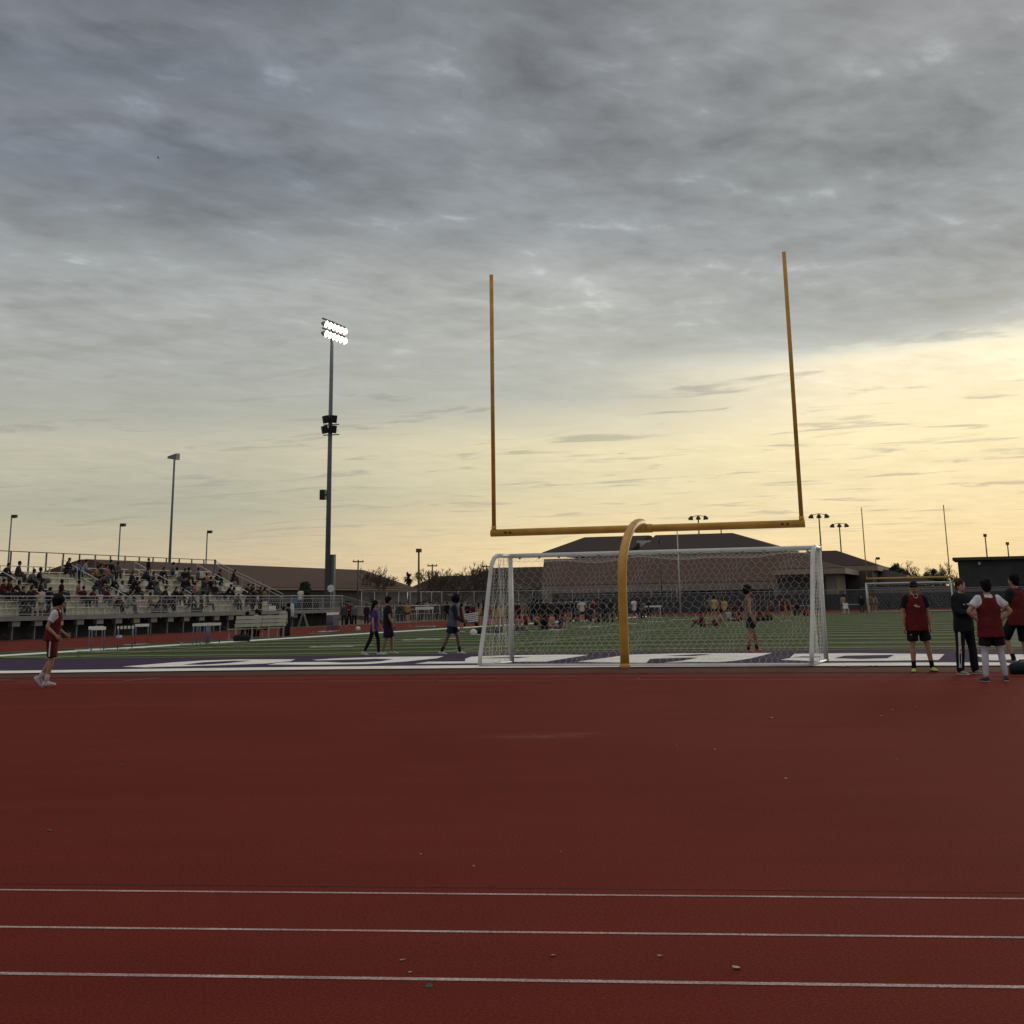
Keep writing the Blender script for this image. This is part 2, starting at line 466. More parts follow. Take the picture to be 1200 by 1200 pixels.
near['hoodie_walker'] = build_meshes(PP(dict(top='long', bib=True, bottom='shorts', len=.72, socks=.68, hair='afro', bibhem=-.12), lean=9, hpitch=24, girth=.96,
    thighl=(-.04, .38, -1), shinl=(0, .16, -1), thighr=(.04, -.32, -1), shinr=(0, -.46, -1), pitchr=-12,
    upr=(.12, .22, -1), forr=(-.25, .85, -.55), upl=(-.12, .25, -1), fol=(.25, .85, -.45)))
near['tank_man'] = build_meshes(PP(dict(top='tank', bottom='shorts', len=.72, socks=.74, hair='mop'), lean=-2, hyaw=-20, girth=.95,
    thighl=(-.10, .30, -1), shinl=(-.06, .12, -1), thighr=(.08, -.10, -1), shinr=(.05, -.16, -1),
    upr=(.16, -.12, -1), forr=(.05, .45, -1), upl=(-.16, .05, -1), fol=(0, .4, -1)))
near['cap_man'] = build_meshes(PP(dict(top='tee', bib=True, bottom='shorts', len=.82, socks=.70, hair='cap', bibhem=-.17), girth=1.06,
    thighl=(-.19, .03, -1), shinl=(-.15, -.02, -1), thighr=(.06, .02, -1), shinr=(.02, -.03, -1), toel=14, toer=16,
    upl=(-.24, -.05, -1), fol=(-.05, .14, -1), upr=(.24, -.05, -1), forr=(.05, .14, -1), hpitch=3))
near['tracksuit_man'] = build_meshes(PP(dict(top='long', loose=.018, bottom='trousers', hair='short', hem=-.16), girth=1.14, hyaw=-12,
    thighl=(-.12, .10, -1), shinl=(-.06, 0, -1), thighr=(.10, -.04, -1), shinr=(.05, -.06, -1), **FOLD))
near['hips_man'] = build_meshes(PP(dict(top='tee', bib=True, bottom='shorts', len=.78, under=True, hair='short', bibhem=-.20), girth=1.10,
    thighl=(-.10, .03, -1), shinl=(-.06, -.04, -1), thighr=(.14, .03, -1), shinr=(.11, -.04, -1), toel=18, toer=22, **HIPS))
near['bag_man'] = build_meshes(PP(dict(top='tee', bib=True, bottom='shorts', len=1.02, socks=.78, hair='short', bibhem=-.16), girth=1.04, hyaw=4,
    thighl=(-.14, .62, -1), shinl=(.0, -.40, -1), pitchl=10, thighr=(.08, .02, -1), shinr=(.03, -.04, -1),
    upl=(-.22, .20, -1), fol=(.35, .8, -.25), upr=(.24, -.10, -1), forr=(-.20, .80, -.30)))
far = {}
def fp(key, wear, **k): far[key] = build_meshes(PP(wear, **k), False)
TT = dict(top='tee', bottom='trousers', hair='short'); LT = dict(top='long', bottom='trousers', hair='short')
TS = dict(top='tee', bottom='shorts', len=.8, hair='short'); KS = dict(top='tank', bottom='shorts', len=.62, hair='short')
LL = dict(top='long', bottom='leggings', hair='long'); KL = dict(top='tank', bottom='shorts', len=.5, hair='long')
fp('stand_tee', TT); fp('stand_long', LT, **FOLD); fp('stand_shorts', TS, **HIPS); fp('stand_tank', KS, thighl=(-.12, .1, -1), upr=(.3, .1, -1), forr=(-.4, .6, -.6))
fp('stand_girl', LL, girth=.88, upr=(.15, .2, -1), forr=(-.3, .9, -.2)); fp('stand_singlet', KL, girth=.86); fp('stand_idle', LT)
fp('walk_shorts', TS, thighl=(-.03, .35, -1), shinl=(0, .05, -1), thighr=(.03, -.2, -1), shinr=(0, -.6, -1), pitchr=-25, upr=(.15, .35, -1), forr=(0, .7, -.6), upl=(-.15, -.4, -1), fol=(0, .4, -1))
fp('kneel_tank', KS, lean=35, thighl=(-.05, .9, -.5), shinl=(0, -.3, -1), thighr=(.05, .2, -1), shinr=(0, -.9, -.35), pitchr=-60, upr=(.1, .5, -1), forr=(0, .3, -1), upl=(-.1, .5, -1), fol=(0, .3, -1))
SIT = dict(sit=True, thighl=(-.14, 1, -.06), thighr=(.14, 1, -.06), shinl=(-.02, .16, -1), shinr=(.02, .16, -1))
fp('sit_long', LT, lean=14, upl=(-.15, .35, -1), fol=(.2, .9, -.35), upr=(.15, .35, -1), forr=(-.2, .9, -.35), **SIT)
fp('sit_lean', LT, lean=34, hpitch=-14, upl=(-.2, .55, -1), fol=(.3, .8, -.5), upr=(.2, .55, -1), forr=(-.3, .8, -.5), **SIT)
fp('sit_tee', TT, lean=4, hyaw=25, upl=(-.2, .2, -1), fol=(.1, .95, -.2), upr=(.25, -.3, -1), forr=(.1, .1, -1), **SIT)
fp('sit_girl', LL, lean=20, girth=.88, hyaw=-20, upl=(-.12, .4, -1), fol=(.4, .8, -.2), upr=(.12, .4, -1), forr=(-.4, .8, -.1), **SIT)
GS = dict(sit=True, thighl=(-.22, .88, .42), thighr=(.22, .88, .42), shinl=(.04, .62, -.78), shinr=(-.04, .62, -.78))
fp('ground_tank', KS, lean=10, upl=(-.2, .6, -.8), fol=(.2, .9, .1), upr=(.2, .6, -.8), forr=(-.2, .9, .1), **GS)
fp('ground_tee', TS, lean=-16, upl=(-.25, -.45, -1), fol=(-.05, -.2, -1), upr=(.25, -.45, -1), forr=(.05, -.2, -1), sit=True, thighl=(-.16, 1, .12), thighr=(.16, .85, .5), shinl=(0, 1, -.16), shinr=(-.02, .6, -.8))
# ---------------------------------------------------------------- sky and light
def make_world():
    w = bpy.data.worlds.new('World'); S.world = w; w.use_nodes = True
    nt = w.node_tree; nt.nodes.clear(); t = NT(nt); L = nt.links
    tc = t.n('ShaderNodeTexCoord'); vec = tc.outputs['Generated']
    sep = t.n('ShaderNodeSeparateXYZ', inp={0: vec}); x, y, z = sep.outputs
    zc = t.math('MAXIMUM', z, 0.0)
    hlen = t.math('SQRT', t.math('ADD', t.math('MULTIPLY', x, x), t.math('MULTIPLY', y, y)))
    sx = t.math('DIVIDE', x, t.math('MAXIMUM', hlen, .01))             # -1 left ... 1 right
    # cloud sheet seen in perspective: project the view direction on a level plane, turned toward the sunset
    az = math.radians(24)
    den = t.math('ADD', zc, .035)
    pu = t.math('DIVIDE', t.math('ADD', t.math('MULTIPLY', x, math.cos(az)), t.math('MULTIPLY', y, -math.sin(az))), den)
    pv = t.math('DIVIDE', t.math('ADD', t.math('MULTIPLY', x, math.sin(az)), t.math('MULTIPLY', y, math.cos(az))), den)
    def pvec(su, sv, off):
        return t.n('ShaderNodeCombineXYZ', inp={0: t.math('MULTIPLY', pu, su), 1: t.math('MULTIPLY', pv, sv), 2: off}).outputs[0]
    n_big = t.noise(pvec(2.2, 1.5, 1.7), 1.0, 6, .55, .35)
    n_mid = t.noise(pvec(5.2, 3.4, 4.2), 1.0, 6, .55, .35)
    n_fine = t.noise(pvec(13.0, 8.5, 8.8), 1.0, 5, .55, .3)
    n_low = t.noise(pvec(1.5, 3.0, 15.3), 1.0, 8, .62, .5)
    n_edge = t.noise(pvec(.5, .30, 21.0), 1.0, 5, .6, .3)
    # elevation, wobbled by the clouds so that the bands are not level
    wob = t.math('MULTIPLY', t.math('SUBTRACT', n_edge, .5), t.math('ADD', .020, t.math('MULTIPLY', zc, .16)))
    wob2 = t.math('MULTIPLY', t.math('SUBTRACT', n_mid, .5), t.math('MULTIPLY', zc, .10))
    wob3 = t.math('MULTIPLY', t.math('SUBTRACT', n_fine, .5), t.math('MULTIPLY', zc, .07))
    e = t.math('ADD', t.math('ADD', t.math('ADD', zc, wob), wob2), wob3)
    def ypx(yy): return math.sin(PITCH - math.atan((yy - CY) / F_)) if yy < 706 else 0.0
    def col_ramp(st, zen, tilt=None):
        sel = t.math('ADD', e, 0.0) if tilt is None else t.math('SUBTRACT', e, t.math('MULTIPLY', t.math('SUBTRACT', sx, tilt[0]), tilt[1]))
        stops = sorted([(ypx(yy), lin(c)) for yy, c in st]) + [(.48, zen[0]), (.75, zen[1])]
        return t.ramp(sel, stops)
    L_ = col_ramp([(706, (196, 176, 148)), (650, (200, 184, 154)), (585, (174, 173, 154)), (525, (192, 188, 168)), (485, (173, 174, 163)), (440, (168, 170, 165)), (400, (170, 172, 169)), (335, (160, 164, 163)), (275, (134, 139, 144)), (215, (117, 123, 132)), (165, (126, 131, 139)), (110, (116, 122, 131)), (60, (124, 129, 137)), (0, (114, 120, 129))], ZEN)
    C_ = col_ramp([(706, (236, 208, 160)), (640, (240, 216, 168)), (575, (222, 211, 174)), (525, (230, 219, 181)), (500, (214, 208, 182)), (470, (186, 187, 177)), (390, (180, 182, 175)), (330, (178, 180, 177)), (270, (150, 155, 158)), (180, (134, 139, 144)), (0, (133, 138, 143))], ZEN)
    R_ = col_ramp([(706, (238, 208, 152)), (640, (241, 217, 168)), (575, (242, 224, 180)), (515, (249, 234, 190)), (455, (249, 235, 200)), (422, (251, 240, 210)), (410, (226, 225, 208)), (396, (186, 189, 182)), (375, (170, 174, 171)), (300, (152, 157, 159)), (200, (139, 145, 147)), (80, (146, 149, 151)), (0, (143, 146, 148))], ZEN, (.27, .055))
    fl = t.n('ShaderNodeMapRange', interpolation_type='SMOOTHSTEP', inp={0: sx, 1: -.24, 2: .07}).outputs[0]
    fr = t.n('ShaderNodeMapRange', interpolation_type='SMOOTHSTEP', inp={0: sx, 1: .0, 2: .24}).outputs[0]
    back = t.n('ShaderNodeMapRange', interpolation_type='SMOOTHSTEP', inp={0: y, 1: -.2, 2: .6}).outputs[0]
    base = t.mix(fr, t.mix(fl, L_, C_), R_)
    dull = t.ramp(e, [(0, lin((188, 178, 160))), (.12, lin((160, 164, 166))), (.3, lin((132, 138, 146))), (.48, ZEN[0]), (.75, ZEN[1])])
    base = t.mix(back, dull, base)
    # mottling: strong high up, soft near the horizon
    hi = t.n('ShaderNodeMapRange', interpolation_type='SMOOTHSTEP', inp={0: zc, 1: .10, 2: .24}).outputs[0]
    a1 = t.math('MULTIPLY', t.math('SUBTRACT', n_big, .5), t.math('ADD', .20, t.math('MULTIPLY', hi, .46)))
    a2 = t.math('MULTIPLY', t.math('SUBTRACT', n_mid, .5), t.math('ADD', .17, t.math('MULTIPLY', hi, .78)))
    a3 = t.math('MULTIPLY', t.math('SUBTRACT', n_fine, .5), t.math('ADD', .08, t.math('MULTIPLY', hi, .36)))
    k = t.math('ADD', 1.035, t.math('ADD', a1, t.math('ADD', a2, a3)))
    # thin bright breaks high up
    br = t.n('ShaderNodeMapRange', interpolation_type='SMOOTHSTEP', inp={0: t.math('ADD', t.math('MULTIPLY', n_mid, .6), t.math('MULTIPLY', n_fine, .4)), 1: .57, 2: .72}).outputs[0]
    k = t.math('ADD', k, t.math('MULTIPLY', br, t.math('MULTIPLY', hi, .34)))
    kk = t.n('ShaderNodeVectorMath', operation='SCALE'); L.new(base, kk.inputs[0]); L.new(k, kk.inputs['Scale'])
    # grey streaks low down against the glow
    st = t.n('ShaderNodeMapRange', interpolation_type='SMOOTHSTEP', inp={0: n_low, 1: .55, 2: .66}).outputs[0]
    lo = t.n('ShaderNodeMapRange', interpolation_type='SMOOTHSTEP', inp={0: zc, 1: .22, 2: .12}).outputs[0]
    lo2 = t.n('ShaderNodeMapRange', interpolation_type='SMOOTHSTEP', inp={0: zc, 1: .02, 2: .06}).outputs[0]
    fs = t.math('MULTIPLY', t.math('MULTIPLY', st, lo), t.math('MULTIPLY', lo2, .55))
    c = t.mix(fs, kk.outputs[0], lin((158, 158, 148)))
    # below the horizon
    dn = t.n('ShaderNodeMapRange', inp={0: z, 1: -.02, 2: .0}).outputs[0]
    c = t.mix(dn, (.05, .045, .04), c)
    sky = t.n('ShaderNodeTexSky', sky_type='NISHITA', sun_disc=False); sky.sun_elevation = math.radians(5); sky.sun_rotation = math.radians(22)
    sky.dust_density = 3
    up = t.n('ShaderNodeVectorMath', operation='SCALE', inp={'Scale': 10.0}); L.new(c, up.inputs[0])
    fin = t.mix(.012, up.outputs[0], sky.outputs[0])
    bg = t.n('ShaderNodeBackground', inp={'Color': fin, 'Strength': .1}); o = t.n('ShaderNodeOutputWorld'); L.new(bg.outputs[0], o.inputs[0])
    w.cycles.sampling_method = 'MANUAL'; w.cycles.sample_map_resolution = 1024
ZEN = ((.40, .405, .41), (.66, .655, .64))
make_world()
sd = bpy.data.lights.new('sun', 'SUN'); sd.energy = .5; sd.angle = math.radians(14); sd.color = (1, .86, .64)
so = bpy.data.objects.new('sun', sd); COL.objects.link(so)
_az, _el = math.radians(22), math.radians(6)
so.rotation_euler = V((math.sin(_az) * math.cos(_el), math.cos(_az) * math.cos(_el), math.sin(_el))).to_track_quat('Z', 'Y').to_euler()
S.view_settings.view_transform = 'Standard'; S.view_settings.look = 'None'; S.view_settings.exposure = 0; S.view_settings.gamma = 1
S.render.engine = 'CYCLES'; S.cycles.use_denoising = True; S.cycles.max_bounces = 5; S.cycles.transparent_max_bounces = 12
S.cycles.sample_clamp_indirect = 4

# ---------------------------------------------------------------- ground, track, turf
def ground_mat(name, c1, c2, scale, fine=None, rough=.9, spec=.1, stretch=None, extra=None):
    m = bpy.data.materials.new(name); m.use_nodes = True; t = NT(m.node_tree); b = m.node_tree.nodes['Principled BSDF']; L = m.node_tree.links
    tc = t.n('ShaderNodeTexCoord'); v = tc.outputs['Object']
    f = t.ramp(t.noise(v, scale, 6, .6), [(.32, (0, 0, 0)), (.68, (1, 1, 1))])
    c = t.mix(f, c1, c2)
    if fine:
        fs, amt = fine
        g = t.ramp(t.noise(v, fs, 2, .7), [(.35, (1 - amt,) * 3), (.65, (1 + amt,) * 3)])
        c = t.mix(1.0, c, g, 'MULTIPLY')
    if extra: c = extra(t, v, c)
    L.new(c, b.inputs['Base Color']); b.inputs['Roughness'].default_value = rough; b.inputs['Specular IOR Level'].default_value = spec * .4
    if fine:
        bn = t.n('ShaderNodeBump'); bn.inputs['Strength'].default_value = .5; bn.inputs['Distance'].default_value = .006
        L.new(t.noise(v, fine[0] * .8, 2, .6), bn.inputs['Height']); L.new(bn.outputs[0], b.inputs['Normal'])
    return m

def fgrid(name, a0, a1, n0, n1, da, dn, z, material, poly=None):
    na = max(1, int(round((a1 - a0) / da))); nn = max(1, int(round((n1 - n0) / dn)))
    mb = MB(); vs = []; fs = []
    for j in range(nn + 1):
        for i in range(na + 1):
            a = a0 + (a1 - a0) * i / na; n = n0 + (n1 - n0) * j / nn; vs.append(fld(a, n, H_(a, n) + z))
    for j in range(nn):
        for i in range(na):
            q = j * (na + 1) + i; fs.append((q, q + 1, q + na + 2, q + na + 1))
    mb.add(vs, fs); return tag(mb.build(name, material, smooth=True), kind='structure')

def stripe(mb, p0, p1, w, z, step=3.0):
    """painted line between field points, following the ground"""
    (a0, n0), (a1, n1) = p0, p1; d = V((a1 - a0, n1 - n0, 0)); l = d.length; k = max(1, int(l / step)); q = V((-d.y, d.x, 0)) / l * w / 2
    for i in range(k):
        u0, u1 = i / k, (i + 1) / k
        pts = []
        for u, sgn in ((u0, -1), (u1, -1), (u1, 1), (u0, 1)):
            a = a0 + (a1 - a0) * u + q.x * sgn; n = n0 + (n1 - n0) * u + q.y * sgn
            pts.append(fld(a, n, H_(a, n) + z))
        mb.poly(pts)

gm = ground_mat('dry_ground', (.10, .085, .06), (.16, .135, .10), .05, (3, .15))
mb = MB(); mb.quad(V((-2500, -200, -.06)), V((2500, -200, -.06)), V((2500, 4500, -.06)), V((-2500, 4500, -.06)))
tag(mb.build('ground', gm), kind='structure')

def track_extra(t, v, c):
    mp = t.n('ShaderNodeMapping'); mp.inputs['Scale'].default_value = (.12, 1.6, 1); t.nt.links.new(v, mp.inputs[0])
    st = t.ramp(t.noise(mp.outputs[0], .8, 6, .7), [(.38, (.95, .95, .95)), (.62, (1.04, 1.03, 1.03))])
    c = t.mix(1.0, c, st, 'MULTIPLY')
    pt = t.ramp(t.noise(v, .55, 3, .5), [(.70, (0, 0, 0)), (.80, (1, 1, 1))])
    lg = t.ramp(t.noise(v, .16, 5, .6), [(.35, (.94, .95, .96)), (.65, (1.06, 1.07, 1.08))]); c = t.mix(1.0, c, lg, 'MULTIPLY')
    sc = gr(642, 862)                                    # one pale dusty scuff
    d = t.n('ShaderNodeVectorMath', operation='SUBTRACT', inp={0: v, 1: (sc.x, sc.y, 0)}); d2 = t.n('ShaderNodeVectorMath', operation='MULTIPLY', inp={0: d.outputs[0], 1: (1 / 1.0, 1 / .55, 0)})
    ln = t.n('ShaderNodeVectorMath', operation='LENGTH', inp={0: d2.outputs[0]}).outputs['Value']
    mk = t.n('ShaderNodeMapRange', interpolation_type='SMOOTHSTEP', inp={0: ln, 1: 1.0, 2: .1}).outputs[0]
    mk = t.math('MULTIPLY', mk, t.ramp(t.noise(v, 3.5, 5, .7), [(.38, (0, 0, 0)), (.62, (1, 1, 1))]))
    c = t.mix(t.math('MULTIPLY', mk, .38), c, (.22, .12, .085))
    return t.mix(t.math('MULTIPLY', pt, .16), c, (.24, .11, .085))
tm = ground_mat('track_rubber', TRACK1 if 'TRACK1' in globals() else (.122, .0176, .0120), (.138, .0218, .0150), .35, (70, .30), .95, .06, extra=track_extra)
fgrid('track', -40.2, 46, -44, 130, 2.0, 2.0, 0.0, tm)
sm_ = ground_mat('track_edge_rubber', (.068, .030, .022), (.086, .035, .025), .6, (55, .25), .9, .12)
fgrid('track_border', -40, 46, -5.15, -3.05, 2.0, 1.05, .004, sm_)

def turf_extra(t, v, c):
    # mown bands across the field, every five yards
    dn = t.n('ShaderNodeVectorMath', operation='DOT_PRODUCT'); t.nt.links.new(v, dn.inputs[0]); dn.inputs[1].default_value = N_
    n = t.math('SUBTRACT', dn.outputs['Value'], G0.dot(N_) + 9.144)
    w = t.math('SINE', t.math('MULTIPLY', n, math.pi / 2.286))
    k = t.n('ShaderNodeMapRange', interpolation_type='SMOOTHSTEP', inp={0: w, 1: -.5, 2: .5}).outputs[0]
    return t.mix(k, t.mix(1.0, c, (.62, .64, .62), 'MULTIPLY'), t.mix(1.0, c, (1.12, 1.10, 1.08), 'MULTIPLY'))
gm2 = ground_mat('turf_green', (.044, .066, .022), (.062, .086, .033), .5, (30, .3), .95, .08, extra=turf_extra)
fgrid('turf', -27, 27, -2.9, 113, 1.5, 2.0, .010, gm2)
pm = ground_mat('turf_purple', (.040, .025, .052), (.056, .037, .070), .8, (30, .3), .95, .08)
fgrid('end_zone', -23.6, 23.6, -1.35, 6.9, 1.5, 1.0, .016, pm)
wm = ground_mat('turf_white', (.62, .59, .54), (.82, .785, .725), 1.8, (45, .28), .9, .1)
ym = ground_mat('turf_yellow', (.42, .36, .12), (.50, .42, .16), .9, (40, .15), .9, .1)
mb = MB()
stripe(mb, (-24.6, -2.13), (24.6, -2.13), 1.50, .021)
tag(mb.build('end_line_paint', wm), kind='structure')
mb = MB()
stripe(mb, (-24.0, -2.8), (-24.0, 112), 1.1, .022); stripe(mb, (24.0, -2.8), (24.0, 112), 1.1, .022)
tag(mb.build('sideline_paint', wm), kind='structure')
mb = MB()
for k in range(0, 21): stripe(mb, (-23.4, 9.144 + 4.572 * k), (23.4, 9.144 + 4.572 * k), .11, .020)
for k in range(0, 101):
    n = 9.144 + .9144 * k
    for a in (-8.1, 8.1, -22.9, 22.9):
        if k % 5: stripe(mb, (a - .3, n), (a + .3, n), .10, .020)
tag(mb.build('yard_line_paint', wm), kind='structure')
mb = MB()
for p0, p1 in (((-20.2, 7.3), (20.2, 7.3)), ((-9.2, 12.6), (9.2, 12.6)), ((-20.2, 23.9), (20.2, 23.9)), ((-20.2, 7.3), (-20.2, 23.9)), ((20.2, 7.3), (20.2, 23.9)), ((-23, 9.0), (-20, 7.5))):
    stripe(mb, p0, p1, .10, .024)
tag(mb.build('soccer_line_paint', ym), kind='structure')
# yard numbers
def txt_mesh(s, size, thick=0.0):
    cu = bpy.data.curves.new('t', 'FONT'); cu.body = s; cu.size = size; cu.align_x = 'CENTER'; cu.align_y = 'CENTER'; cu.extrude = thick
    o = bpy.data.objects.new('t', cu); COL.objects.link(o); dg = bpy.context.evaluated_depsgraph_get()
    me = bpy.data.meshes.new_from_object(o.evaluated_get(dg)); bpy.data.objects.remove(o); bpy.data.curves.remove(cu); return me
for k, s in enumerate(('1 0', '2 0', '3 0', '4 0', '5 0', '4 0', '3 0', '2 0', '1 0')):
    for sgn in (-1, 1):
        me = txt_mesh(s, 2.4); n = 18.288 + 9.144 * k; a = sgn * 15.3
        # digits read from the nearer sideline
        X = N_ * (-sgn) * -1; Y = A_ * (-sgn)
        for v in me.vertices:
            q = fld(a, n) + X * v.co.x + Y * v.co.y; aa, nn = to_fld(q); q.z = H_(aa, nn) + .020; v.co = q
        me.materials.append(wm); o = bpy.data.objects.new('yard_number_paint', me); COL.objects.link(o); tag(o, kind='structure')
# big letters in the end zone, as far as they can be made out
def paint(pts, z, mb):
    q = []
    for x, y in pts:
        p = gr(x, y); p.z += z; q.append(p)
    c = sum(q, V()) / len(q)
    mb.poly(q)
WHITE = [[(143, 782.2), (175, 779.6), (205, 777.0), (240, 774.9), (280, 773.7), (346, 773.6), (340, 775.8), (312, 778.6), (270, 780.2), (215, 781.8), (170, 783)],
         [(313, 779.8), (330, 777.2), (380, 776.6), (402, 777.6), (425, 777.2), (446, 776.0), (462, 773.4), (440, 773.0), (372, 774.9), (366, 774.2), (400, 772.2), (445, 770.9), (520, 769.9), (512, 772.4), (474, 776.4), (430, 779.2), (370, 780)],
         [(486, 779), (502, 776.5), (545, 776), (545, 773.2), (552, 770.6), (590, 769.0), (660, 768.0), (690, 768.4), (668, 772), (640, 776.4), (600, 776.6), (560, 778.3)],
         [(676, 776.4), (690, 774.6), (714, 771.5), (736, 768.2), (800, 766.6), (905, 766.2), (880, 772.6), (864, 775.2), (842, 777), (806, 777), (768, 778), (700, 777.3)],
         [(914, 774.4), (926, 772.2), (928, 769.8), (931, 767.2), (1000, 766.4), (1107, 767.6), (1100, 774.6), (1040, 775.4), (960, 776)],
         [(1140, 768), (1230, 768), (1230, 776), (1160, 775)]]
PURP = [[(214, 780.1), (238, 777.2), (272, 775.5), (294, 775.3), (264, 778.4), (238, 780)],
        [(560, 772.6), (580, 771.6), (622, 770.8), (606, 772.4)],
        [(757, 778.6), (762, 773.4), (800, 772.0), (818, 772.0), (800, 775.4), (770, 778.6)],
        [(778, 769.8), (820, 767.8), (834, 768.0), (812, 769.9)],
        [(927, 771.7), (940, 770.6), (962, 770.5), (962, 771.6)],
        [(978, 772.6), (990, 769.7), (1048, 768.6), (1040, 772.6), (1010, 773.4)]]
mb = MB()
for p_ in WHITE: paint(p_, .021, mb)
tag(mb.build('end_zone_letter_paint', wm), kind='structure')
mb = MB()
for p_ in PURP: paint(p_, .026, mb)
tag(mb.build('end_zone_letter_gap_paint', pm), kind='structure')
# the small figure painted on the end line
me = txt_mesh('42"', .62)
q0 = gr(1003, 782.4)
for v in me.vertices:
    q = q0 + A_ * v.co.x + N_ * v.co.y * 1.5; q.z = H_(*to_fld(q)) + .026; v.co = q
me.materials.append(M('mark_red', (.16, .03, .03), .9)); o = bpy.data.objects.new('end_line_figure_paint', me); COL.objects.link(o); tag(o, kind='structure')
# lines on the red rubber
lm = ground_mat('lane_paint', (.27, .185, .165), (.47, .365, .335), 2.5, (75, .45), .9, .1)
lm2 = ground_mat('faint_lane_paint', (.20, .095, .078), (.29, .16, .13), .4, (40, .3), .9, .1)
def pix_line(mb, a, b, w, z=.005):
    p, q = gr(*a), gr(*b); e = (q - p) * .9; stripe(mb, to_fld(p - e), to_fld(q + e), w, z, 1.0)
mb = MB()
pix_line(mb, (0, 1043.0), (1200, 1053.6), .036, .0018); pix_line(mb, (0, 1086.4), (1200, 1099.0), .036, .0018); pix_line(mb, (0, 1141.0), (1200, 1157.2), .044, .0018)
tag(mb.build('lane_line_paint', lm), kind='structure')
mb = MB()
pix_line(mb, (0, 1035.6), (1200, 1045.8), .012, .0018)
tag(mb.build('track_seam', M('seam_dark', (.030, .007, .006), .9)), kind='structure')
mb = MB()
stripe(mb, (-30, -6.2), (40, -6.2), .06, .005); stripe(mb, (-30, -7.35), (40, -7.35), .05, .005)
for a_, b_ in (((0, 797.4), (13, 796.2)), ((145, 798.2), (186, 794.8)), ((20, 799.8), (46, 798))):
    stripe(mb, to_fld(gr(*a_)), to_fld(gr(*b_)), .10, .006)
# lane lines of the far straight and far bend
for i in range(9): stripe(mb, (-27.6 - 1.42 * i, -2), (-27.6 - 1.42 * i, 112), .07, .005)
for i in range(7): stripe(mb, (-27, 115 + 2.0 * i), (40, 115 + 2.0 * i), .08, .005)
tag(mb.build('faint_line_paint', lm2), kind='structure')
# ---------------------------------------------------------------- goals
YEL = mat('goal_yellow', (.44, .215, .026), .48, .16, 3.0, spec=.35, bump=.12, bscale=30, col2=(.52, .275, .042))
YEL2 = mat('goal_yellow_faded', (.44, .25, .06), .55, .15, 3.0)
WP = mat('white_paint_metal', (.52, .52, .51), .4, .10, 4.0, spec=.4)
GALV = mat('galvanised_steel', (.30, .31, .32), .45, .15, 5.0, metal=.3)
DKM = mat('dark_metal', (.03, .031, .033), .6, .2, 5.0)
BLK = mat('black_plastic', (.012, .012, .013), .5, .2, 8.0)
BOLT = mat('bolt_dark', (.05, .03, .012), .6, .2, 8.0)

def goalpost(n0, facing, label, base=None, thick=1.0, yel=YEL):
    """football goal: crossbar over the end line n0, gooseneck set behind it (facing = -1: base on the near side)"""
    z0 = H_(0, n0); b = base if base is not None else fld(0, n0 + facing * 2.3, H_(0, n0 + facing * 2.3))
    r = empty('football_goal', b, label, 'goalpost', 'football goals with yellow uprights')
    c = fld(0, n0, 2.97); hw = 3.6
    mb = Loc(b); mb.tube([c - A_ * (hw + .07), c + A_ * (hw + .07)], .084 * thick, 18, round_end=False); bar = mb.build('crossbar', yel, r, True)
    for s in (-1, 1):
        for k in (.30, .42):
            mb = Loc(b); mb.ball(c + A_ * s * (hw - k) + N_ * facing * .083, .028, seg=8, rings=6); mb.build('bolt', BOLT, bar, True)
        mb = Loc(b); p = c + A_ * s * hw
        mb.tube([p + V((0, 0, .05)), p + V((0, 0, 3.2)), p + V((0, 0, 6.19))], [.049 * thick, .048 * thick, .047 * thick], 14, round_end=False)
        u = mb.build('upright', yel, r, True)
        mb = Loc(b); mb.tube([p + V((0, 0, .04)), p + V((0, 0, .16))], .058 * thick, 14, round_end=False); mb.build('sleeve', yel, u, True)
    mb = Loc(b); mb.tube([b, b + V((0, 0, .05)), b + V((0, 0, .10))], [.115 * thick, .115 * thick, .10 * thick], 18, round_end=False); mb.build('base_collar', yel, r, True)
    # gooseneck
    g = []; d = (c - b); hd = V((d.x, d.y, 0)); L = hd.length; hd.normalize()
    for k in range(5): g.append(b + V((0, 0, -.05 + (1.72 + .05) * k / 4)) )
    cz = 2.97
    for k in range(1, 13):
        t = math.pi / 2 * k / 12
        g.append(b + hd * (L * .93) * (1 - math.cos(t)) + V((0, 0, 1.72 + (cz + .05 - 1.72) * math.sin(t))))
    g.append(c - hd * .02 + V((0, 0, .02)))
    mb = Loc(b); mb.tube(g, [.093 * thick] * len(g), 18, round_end=False); mb.build('gooseneck', yel, r, True)
    mb = Loc(b); mb.tube([c - A_ * .20, c + A_ * .20], .098 * thick, 18, round_end=False); mb.build('crossbar_sleeve', yel, r, True)
    return r
goalpost(0.0, -1, 'tall yellow football goal standing nearest, its curved neck in front of the white soccer goal', gr(732.5, 783.6))
goalpost(109.73, 1, 'distant yellow football goal standing above the small far soccer goal', None, 1.0, YEL2)

